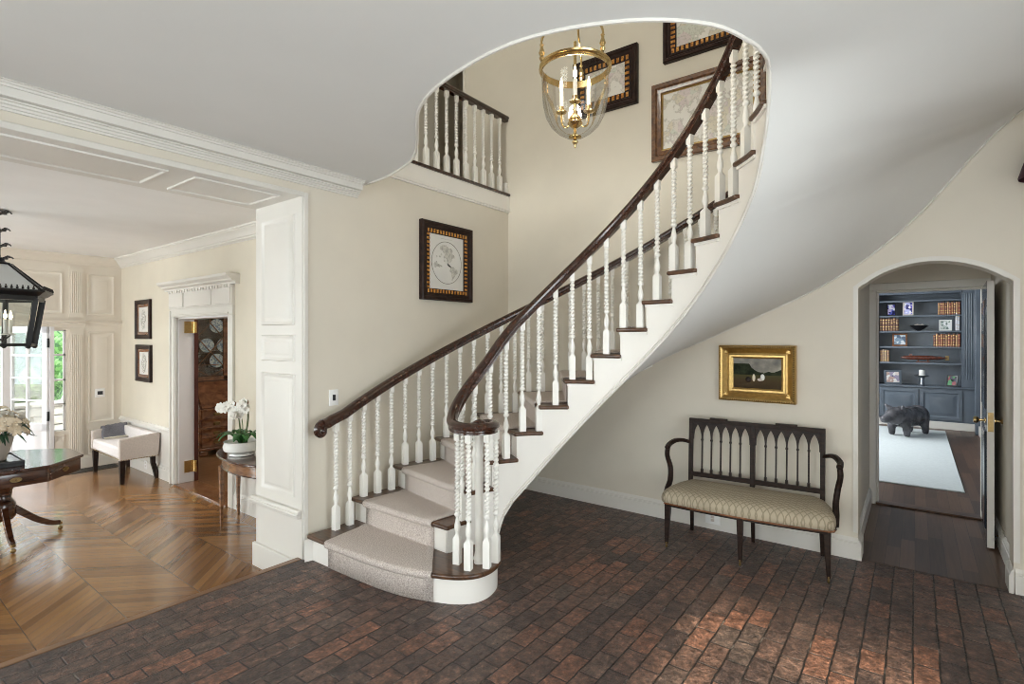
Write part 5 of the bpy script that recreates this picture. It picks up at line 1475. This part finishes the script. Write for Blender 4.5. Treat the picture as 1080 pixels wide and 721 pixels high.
for i, (u, v, zc, lab) in enumerate(((228, 343.5, 0, 'topmost patterned plate in the glazed secretary'), (217.5, 364, 0, 'patterned plate at the left edge of the glazed secretary'), (235.5, 364, 0, 'patterned plate at the right, in middle of the glazed secretary'), (228, 380, 0, 'lowest patterned plate in the glazed secretary'))):
    p = atx(u, v, ux1 - .06)
    tag(obj('display_plate', MB().lathe([(0, 0), (.055, .002), (.07, .010), (.108, .022), (.105, .026), (.065, .014), (0, .008)], (0, 0, 0), 28, caps=False).xf(Matrix.Translation(p) @ Matrix.Rotation(PI / 2, 4, 'Y')), 'delft', ang=60), lab, 'plate', 'plates in the glazed secretary')

# ================================================================== library: door leaf, bookcase, rug, objects
n_before = set(bpy.data.objects)
ld = struct('door_1', MB().box((.424, 5.245, .012), (.466, 6.03, 1.985)), 'trim', bev=.003)
PN = [(0, 0), (.002, -.004), (.02, -.008), (.03, -.002), (.05, .004)]
for z0, z1 in ((.12, .86), (1.02, 1.86)):
    obj('door_panel', MB().rings((.4224, 5.93, z0), (0, -1, 0), (0, 0, 1), .58, z1 - z0, [(0, 0), (.0, .001), (.012, .008), (.03, .002), (.06, .006)]), 'gloss', ld)
obj('door_face', MB().box((.4225, 5.247, .014), (.4243, 6.028, 1.983)), 'gloss', ld)
obj('latch_plate', MB().box((.430, 5.241, .87), (.460, 5.246, 1.01)).box((.437, 5.236, .93), (.453, 5.243, .955)), 'brass_d', ld)
for sg in (-1, 1):
    xb = .42 if sg < 0 else .466
    k = MB().lathe([(.022, 0), (.022, .006), (.009, .01), (.009, .035), (.02, .042), (.027, .055), (.022, .07), (0, .074)], (0, 0, 0), 20, caps=False).xf(Matrix.Translation((xb, 5.31, .945)) @ Matrix.Rotation(sg * PI / 2, 4, 'Y'))
    obj('knob', k, 'brass', ld)
TR = Matrix.Translation((.424, 5.245, 0)) @ Matrix.Rotation(-R_(2.3), 4, 'Z') @ Matrix.Translation((-.424, -5.245, 0))
for o_ in set(bpy.data.objects) - n_before: o_.data.transform(TR)
ds = thing('door_stop', 'thin brass door stop on the passage baseboard behind the open door', 'door stop', (.5, 5.35, .07))
obj('rod', MB().tube([(PX1 - .02, 5.33, .09), (.472, 5.30, .085)], .005, 8), 'brass', ds)
obj('tip', MB().ball((.478, 5.304, .085), .010, 10, 6), 'plastic_d', ds)

rg = obj('area_rug', MB().box((-2.35, 6.98, .0), (.40, 11.3, .014)), 'rug', bev=.006)
tag(rg, 'pale blue-grey rug on the library floor', 'rug')

YS, YK = 11.72, 12.02            # shelf fronts and back board
bx0, bx1 = -.62, .80
bc = thing('library_bookcase', 'built-in blue painted bookcase with panelled cupboards below', 'bookcase', (.09, 11.9, 0))
m = MB().box((-1.6, YK, 0), (bx1, YK + .03, 2.75)).box((-.66, YS - .0, .72), (-.52, YK, 2.75)).box((.625, YS - .0, .72), (bx1 + .03, YK, 2.75)).box((-1.6, YS, 2.32), (bx1 + .03, YK, 2.75))
obj('case', m, 'navy', bc)
for z in (2.215, 1.95, 1.675, 1.40, 1.118):
    obj('shelf', MB().box((-.525, YS + .01, z - .03), (.63, YK, z)), 'navy', bc, bev=.004)
obj('cupboard', MB().box((-1.6, YS - .12, .13), (bx1 + .03, YK, .70)), 'navy', bc)
obj('counter', MB().box((-1.6, YS - .15, .69), (bx1 + .03, YK, .722)), 'navy', bc, bev=.008)
obj('plinth', MB().box((-1.6, YS - .13, .0), (bx1 + .03, YS - .10, .125)), 'trim', bc, bev=.004)
for xa, xb in ((-1.12, -.52), (-.50, .05), (.07, .63)):
    d = obj('cupboard_door', MB().rings((xa, YS - .12, .155), UX, UZ, xb - xa, .51, [(0, 0), (.0, .015), (.004, .018), (.05, .018), (.06, .006), (.075, .004), (.12, .014), (.125, .015)]), 'navy', bc, ang=15)
# pilaster on the right
m = MB().box((.64, YS - .03, .72), (.815, YS, 2.75))
for k in range(5): m.lathe([(.008, .85), (.008, 2.3)], (.665 + k * .03, YS - .03, 0), 8)
obj('pilaster', m, 'navy', bc)

def pfr(name, label, cat, u0, u1, z, h, mats, tilt=.12, turn=0.0, dy=.12):
    p0, p1 = aty(u0, 380, YS + dy).x, aty(u1, 380, YS + dy).x
    w = p1 - p0; c = (p0 + p1) / 2
    t = thing(name, label, cat, (c, YS + dy, z), turn, None)
    lean = Matrix.Rotation(-tilt, 4, 'X')
    b = min(w, h) * .13
    f = MB().rings((-w / 2, 0, 0), UX, UZ, w, h, [(0, -.012), (0, .006), (b * .3, .009), (b, .004), (b, 0)], cap=False, back=True).xf(lean)
    obj('frame', f, mats[0], t, local=True)
    obj('photo', MB().rings((-w / 2, 0, 0), UX, UZ, w, h, [(b - .002, .001)]).xf(lean), mats[1], t, local=True)
    obj('stand', MB().bar((0, .014, h * .6), (0, .075, .0), .02, .004, up=(0, 1, 0)), mats[0], t, local=True)
    return t
ph1 = cells('photo_blue', [(.04, .05, .35), (.10, .12, .5), (.55, .45, .7), (.02, .02, .1), (.8, .8, .85)], (22, 22, 22), .2, bmp=0)
ph2 = cells('photo_violet', [(.15, .12, .5), (.5, .5, .8), (.8, .78, .85), (.05, .05, .2)], (24, 24, 24), .2, bmp=0)
ph3 = cells('photo_sea', [(.55, .62, .68), (.25, .33, .42), (.7, .72, .74), (.10, .14, .2)], (18, 18, 18), .2, bmp=0)
ph4 = cells('photo_pale', [(.75, .75, .72), (.5, .55, .5), (.2, .25, .22), (.8, .8, .8)], (30, 30, 30), .2, bmp=0)
ph5 = cells('photo_group', [(.75, .66, .6), (.5, .35, .3), (.8, .78, .74), (.35, .3, .4)], (20, 20, 20), .2, bmp=0)
ph6 = cells('photo_dark', [(.02, .03, .03), (.05, .25, .08), (.25, .05, .06), (.03, .03, .05)], (22, 22, 22), .2, bmp=0)
pfr('photo_frame', 'dark photo frame at the left of the upper library shelf', 'photo frame', 935, 945.3, 1.95, .22, ('black', ph1), .1, .25)
pfr('photo_frame', 'pale edged photo frame, right of the dark one on the upper shelf', 'photo frame', 952, 963.5, 1.95, .25, ('linen', ph2), .1, -.15)
pfr('photo_frame', 'small pale photo frame at right beside white books', 'photo frame', 990.5, 1004, 1.675, .19, ('ceramic', ph4), .1, 0)
pfr('photo_frame', 'brown wooden photo frame on the middle library shelf', 'photo frame', 941, 957, 1.40, .23, ('walnut', ph3), .1, .0)
pfr('photo_frame', 'blue-grey photo frame on the counter at left of the candle', 'photo frame', 932.5, 951, .722, .25, ('navy', ph5), .15, .2, .02)
pfr('photo_frame', 'low black photo frame on the counter at the right', 'photo frame', 997, 1010, .722, .20, ('plastic_d', ph6), .3, -.35, .02)

BK = {}
def book_mats(key, cols):
    BK[key] = [wood('book_%s_%d' % (key, i), [c * .8 for c in col], col, .5, (40, 40, 40), coat=0) for i, col in enumerate(cols)]
book_mats('brown', [(.16, .075, .05), (.13, .06, .042), (.19, .09, .06)])
book_mats('red', [(.34, .13, .07), (.28, .08, .06), (.42, .22, .12), (.20, .07, .05)])
book_mats('tan', [(.40, .28, .19), (.30, .17, .11), (.36, .24, .17)])
book_mats('white', [(.72, .72, .76), (.66, .66, .7)])
def bookrow(u0, u1, n, z, h, key, label, group, depth=.16):
    x0, x1 = aty(u0, 380, YS + .03).x, aty(u1, 380, YS + .03).x
    w = (x1 - x0) / n
    for i in range(n):
        hh = h * (1 + .05 * math.sin(i * 2.7 + n)); a = x0 + w * i + .001; b = x0 + w * (i + 1) - .001
        bk_ = thing('book', label, 'book', ((a + b) / 2, YS + .03, z), 0, group)
        mt = BK[key][(i * 7 + n) % len(BK[key])]
        m = MB(); s = (b - a) / 2; c = (a + b) / 2
        pts = [(c - s, YS + .03 + depth), (c - s, YS + .034)] + [(c - s * math.cos(PI * q / 6), YS + .036 - .010 * math.sin(PI * q / 6)) for q in range(1, 6)] + [(c + s, YS + .034), (c + s, YS + .03 + depth)]
        m.prism(pts, z, z + hh)
        obj('cover', m, mt, bk_, ang=50)
        g = MB()
        for q in (.14, .34, .66, .86): 
            g.prism([(c - s * .9, YS + .034)] + [(c - s * .96 * math.cos(PI * r / 6), YS + .0345 - .010 * math.sin(PI * r / 6)) for r in range(1, 6)] + [(c + s * .9, YS + .034)], z + hh * q - .004, z + hh * q + .004)
        obj('spine_band', g, 'gold', bk_)
bookrow(989.5, 1013, 10, 1.95, .21, 'red', 'red and gold bound book in the row at the right of the upper shelf', 'red books on the upper shelf')
bookrow(928, 948, 7, 1.675, .225, 'brown', 'brown bound book in the row of seven at the left of the second shelf', 'brown books on the second shelf')
bookrow(1008, 1012.5, 2, 1.675, .29, 'white', 'tall white book at the right end of the second shelf', 'white books on the second shelf')
bookrow(984.5, 1013, 11, 1.40, .215, 'red', 'red and gold bound book in the long row on the middle shelf', 'red books on the middle shelf')
bookrow(928, 938, 4, 1.118, .215, 'tan', 'banded tan book in the short row beside the submarine model', 'tan books on the fourth shelf')
# shell-like bowl
cx0 = aty(969, 380, YS + .14).x
bw = thing('wire_bowl', 'dark openwork bowl in the middle of the second shelf', 'bowl', (cx0, YS + .14, 1.675))
obj('bowl', MB().lathe([(.03, 0), (.035, .006), (.07, .03), (.12, .075), (.14, .10), (.136, .102), (.115, .075), (.06, .03), (0, .02)], (cx0, YS + .14, 1.675), 16, sx=1, sy=.7, caps=False), 'black', bw)
m = MB()
for k in range(12): m.tube(catmull([(cx0 + .10 * math.cos(k), YS + .14 + .06 * math.sin(k), 1.74), (cx0 + .05 * math.cos(k * 2.1), YS + .14 + .04 * math.sin(k), 1.79), (cx0 + .10 * math.cos(k + 2), YS + .14 + .06 * math.sin(k + 2), 1.75)], 4), .005, 5)
obj('coral', m, 'linen', bw)
# wooden submarine model on a stand
s0, s1 = aty(950, 380, YS + .12).x, aty(1001, 380, YS + .12).x; zc = 1.118 + .082; L_ = s1 - s0
sm = thing('submarine_model', 'polished red-brown submarine model on a little stand on the fourth shelf', 'model', ((s0 + s1) / 2, YS + .12, 1.118))
hull = MB().lathe([(0, 0), (.012, .01), (.024, .05 * L_), (.036, .15 * L_), (.040, .35 * L_), (.038, .6 * L_), (.026, .8 * L_), (.012, .93 * L_), (.004, .97 * L_), (0, .98 * L_)], (0, 0, 0), 16, caps=False).xf(Matrix.Translation((s0, YS + .12, zc)) @ Matrix.Rotation(PI / 2, 4, 'Y'))
redw = wood('model_rosewood', (.06, .014, .008), (.17, .045, .022), .25, (30, 30, 30), coat=.4)
obj('hull', hull, redw, sm)
obj('conning_tower', MB().box((s0 + .18 * L_, YS + .105, zc + .03), (s0 + .25 * L_, YS + .135, zc + .07)), redw, sm, bev=.005)
m = MB().bar((s1 - .05, YS + .12, zc), (s1, YS + .12, zc), .004, .08).bar((s1 - .05, YS + .12, zc), (s1, YS + .12, zc), .08, .004)
obj('tail_fin', m, 'brass_d', sm)
m = MB().box((s0 + .32 * L_, YS + .08, 1.118), (s0 + .62 * L_, YS + .16, 1.132))
for q in (.37, .57): m.box((s0 + q * L_ - .012, YS + .10, 1.13), (s0 + q * L_ + .012, YS + .14, zc - .03))
obj('stand', m, redw, sm, bev=.003)
# candle holder with candle
hx0 = aty(972.5, 390, YS - .02).x
chd = thing('candle_holder', 'pewter pedestal candle holder with wide dish on the library counter', 'candle holder', (hx0, YS - .02, .722))
obj('stem', MB().lathe([(.05, 0), (.052, .008), (.035, .018), (.026, .05), (.03, .10), (.024, .13), (.05, .15)], (hx0, YS - .02, .722), 20), metal('pewter', (.34, .36, .40), .35), chd)
obj('dish', MB().lathe([(.0, .15), (.05, .15), (.095, .168), (.098, .176), (.05, .162), (0, .16)], (hx0, YS - .02, .722), 20, caps=False), bpy.data.materials['pewter'], chd)
pc = obj('pillar_candle', MB().lathe([(.0, .161), (.042, .161), (.042, .27), (.036, .272), (0, .268)], (hx0, YS - .02, .722), 20, caps=False), 'candle'); tag(pc, 'white pillar candle on the pewter holder', 'candle')

# leather pig footstool
F = Vector((-.19, 10.34, 0)); Rr = Vector((.05, 10.83, 0)); ax = (Rr - F).normalized(); sd = Vector((-ax.y, ax.x, 0))
pm = MB()
def pig_pt(t, s, z): return F + ax * t + sd * s + Vector((0, 0, z))
def ellips(mb, c, r, ax_):
    q = MB().ball((0, 0, 0), 1, 16, 12, r); mt = Matrix.Identity(4); X_ = ax_.normalized(); Z_ = Vector((0, 0, 1)); Y_ = Z_.cross(X_).normalized(); Z_ = X_.cross(Y_)
    for i in range(3): mt[i][0], mt[i][1], mt[i][2], mt[i][3] = X_[i], Y_[i], Z_[i], c[i]
    q.xf(mt); mb.add(q.v, q.f)
ellips(pm, pig_pt(.27, 0, .30), (.40, .175, .165), ax)
ellips(pm, pig_pt(.50, 0, .30), (.17, .165, .17), ax)
ellips(pm, pig_pt(.05, 0, .31), (.20, .165, .165), ax)
hd = (ax * -1 + Vector((-.35, 0, -.28))).normalized()
hc = pig_pt(-.12, .0, .335)
ellips(pm, hc, (.17, .138, .138), hd)
ellips(pm, hc + hd * .14, (.12, .075, .075), hd)
ellips(pm, hc + hd * .235, (.03, .055, .055), hd)
for t_, s_ in ((-.02, .105), (-.02, -.105), (.50, .11), (.50, -.11)):
    p = [pig_pt(t_, s_, .26), pig_pt(t_ - .005, s_, .16), pig_pt(t_ + .01, s_ * 1.02, .07), pig_pt(t_, s_ * 1.02, .018)]
    pm.tube(catmull(p, 4), .066, 12, r2=.040)
pig = thing('pig_footstool', 'dark leather pig shaped footstool standing on the pale rug', 'footstool', (F.x, F.y, .014))
b_ = obj('body', pm, 'leather', pig, ang=180)
md = b_.modifiers.new('remesh', 'REMESH'); md.mode = 'VOXEL'; md.voxel_size = .014; md.use_smooth_shade = True
md = b_.modifiers.new('smooth', 'SMOOTH'); md.factor = .6; md.iterations = 8
for s_ in (.075, -.075):
    m = MB(); c = hc + sd * s_ * 1.1 - hd * .03 + Vector((0, 0, .095)); tip = c + Vector((-.02, 0, .08)) + sd * s_ * .7 + hd * .03
    m.tube(catmull([c - hd * .02 - Vector((0, 0, .02)), c.lerp(tip, .5) + hd * .012, tip], 4), .046, 10, r2=.006)
    obj('ear', m, 'leather', pig)
obj('tail', MB().tube(catmull([pig_pt(.66, 0, .36), pig_pt(.70, .01, .33), pig_pt(.69, .03, .28), pig_pt(.68, .0, .24)], 5), .010, 8, r2=.005), 'leather', pig)
for s_ in (.05, -.05): obj('eye', MB().ball(hc + hd * .075 + sd * s_ * 1.75 + Vector((0, 0, .055)), .013, 8, 6), 'plastic_d', pig)

# ================================================================== garden beyond the french door
def hedge(name, label, c, r, sc, seed):
    random.seed(seed); mb = MB()
    for k in range(90):
        a = random.uniform(0, 2 * PI); e = random.uniform(-.2, 1.5); R = r * random.uniform(.75, 1.0)
        p = Vector((c[0] + R * sc[0] * math.cos(a) * math.cos(e), c[1] + R * sc[1] * math.sin(a) * math.cos(e), max(c[2] - .2, c[2] + R * sc[2] * math.sin(e))))
        mb.ball(p, r * random.uniform(.16, .3), 8, 6)
        for q in range(5): leaf_mesh(mb, p, random.uniform(0, 6.28), r * .3, r * .07, random.uniform(0, .2), .1, 3)
    mb.ball((c[0], c[1], c[2]), r * .8, 14, 10, sc)
    o = obj(name, mb, 'grassy', ang=60); tag(o, label, 'shrub'); o['group'] = 'garden shrubs'
hedge('garden_shrub', 'bright green garden shrub seen through the narrow sidelight panes', (-14.2, 4.6, .9), 1.4, (1, 1, 1.5), 3)
hedge('garden_shrub', 'leafy garden shrub behind the open french door leaf', (-17.5, 2.7, .9), 1.6, (1, 1, 1.5), 4)
hedge('garden_shrub', 'green garden shrub at the far left edge of the door opening', (-14.2, .3, .7), 1.3, (1, 1, 1.6), 5)
gw = thing('stone_wall', 'low dry stone garden wall beyond the patio', 'wall', (-11.3, 2.2, -.3))
random.seed(11)
m = MB(); 
for r_ in range(5):
    y = -1.2 + .1 * (r_ % 2)
    while y < 4.6:
        l = random.uniform(.25, .5); m.box((-11.5 + random.uniform(0, .05), y, -.3 + r_ * .15), (-11.15 + random.uniform(0, .05), y + l - .02, -.3 + r_ * .15 + .14)); y += l
obj('stones', m, paint('garden_stone', (.52, .50, .47), .9, .25, 5, .1), gw, bev=.03)
obj('coping', MB().box((-11.55, -1.2, .45), (-11.08, 4.6, .5)), 'patio', gw, bev=.015)

# ================================================================== light
W = bpy.data.worlds.new('sky'); SC.world = W; W.use_nodes = True
bg = W.node_tree.nodes['Background']; bg.inputs[0].default_value = (.86, .93, 1.0, 1); bg.inputs[1].default_value = 4.0
def area(name, loc, target, sx_, sy_, power, col=(1, 1, 1), spread=180):
    l = bpy.data.lights.new(name, 'AREA'); l.shape = 'RECTANGLE'; l.size = sx_; l.size_y = sy_; l.energy = power; l.color = col; l.spread = R_(spread)
    o = bpy.data.objects.new(name, l); COL.objects.link(o); o.location = loc
    o.rotation_euler = (Vector(target) - Vector(loc)).to_track_quat('-Z', 'Y').to_euler()
    return o
DAY = (.93, .965, 1.0)
area('daylight_hall_left', (-2.1, YF - .25, 1.35), (-1.9, 5, 2.6), 1.6, 2.0, 90, DAY)
area('daylight_hall_right', (-.11, YF - .25, 1.95), (-.3, 5, 1.4), 1.2, .7, 70, DAY)
area('daylight_side', (XR + .3, 1.2, 1.25), (-2.2, 2.8, 1.7), 2.1, 1.8, 72, DAY)
area('daylight_upper', (-2.2, YF - .25, 4.45), (-1.7, 5, 3.9), 2.2, 1.9, 195, (1.0, .955, .88))
area('daylight_sitting', (-7.55, YF - .25, 1.2), (-7.2, 3, 1.5), 1.3, 2.0, 150, DAY)
area('daylight_sitting_near', (-5.65, YF - .25, 1.2), (-5.6, 3, 2.2), 1.3, 2.0, 80, DAY)
area('daylight_garden_door', (XD - 2.6, 1.0, 3.2), (-5.6, .8, -.3), 2.4, 1.6, 420, DAY)
area('daylight_library', (-2.5, 9.3, 1.6), (1, 9.2, .6), 2.6, 2.0, 230, (.92, .97, 1.0))
area('ceiling_lamp_study', (-6.4, 3.7, 2.55), (-6.4, 3.7, 0), .5, .5, 22, (1, .93, .84))
#area('ceiling_lamp_passage', (.1, 5.4, 2.2), (.1, 5.4, 0), .2, .2, 3, (1, .9, .78))
area('uplight_fill', (.5, -.3, .5), (-.7, 3.4, 2.1), .8, .8, 16, (1, .97, .92))  # added unseen fill to brighten soffit and ceiling, no actual lamp
def point(name, loc, power, col, r=.02):
    l = bpy.data.lights.new(name, 'POINT'); l.energy = power; l.color = col; l.shadow_soft_size = r
    o = bpy.data.objects.new(name, l); COL.objects.link(o); o.location = loc
point('bell_lantern_light', (LX, LY, 3.07), 9, (1, .82, .6), .05)
sun = bpy.data.lights.new('sun', 'SUN'); sun.energy = 14.0; sun.angle = R_(2.2); sun.color = (1, .86, .68)
so = bpy.data.objects.new('sun', sun); COL.objects.link(so)
so.rotation_euler = Vector((-.06, 1.0, -.375)).to_track_quat('-Z', 'Y').to_euler()

vs_ = SC.view_settings
SC.display_settings.display_device = 'sRGB'
vs_.view_transform = 'Standard'; vs_.look = 'None'; vs_.exposure = 0.0; vs_.gamma = 1.0; vs_.use_curve_mapping = False
SC.cycles.use_denoising = True
SC.cycles.max_bounces = 10; SC.cycles.diffuse_bounces = 5; SC.cycles.glossy_bounces = 4; SC.cycles.transparent_max_bounces = 12
SC.cycles.sample_clamp_indirect = 6.0
SC.cycles.filter_width = .9
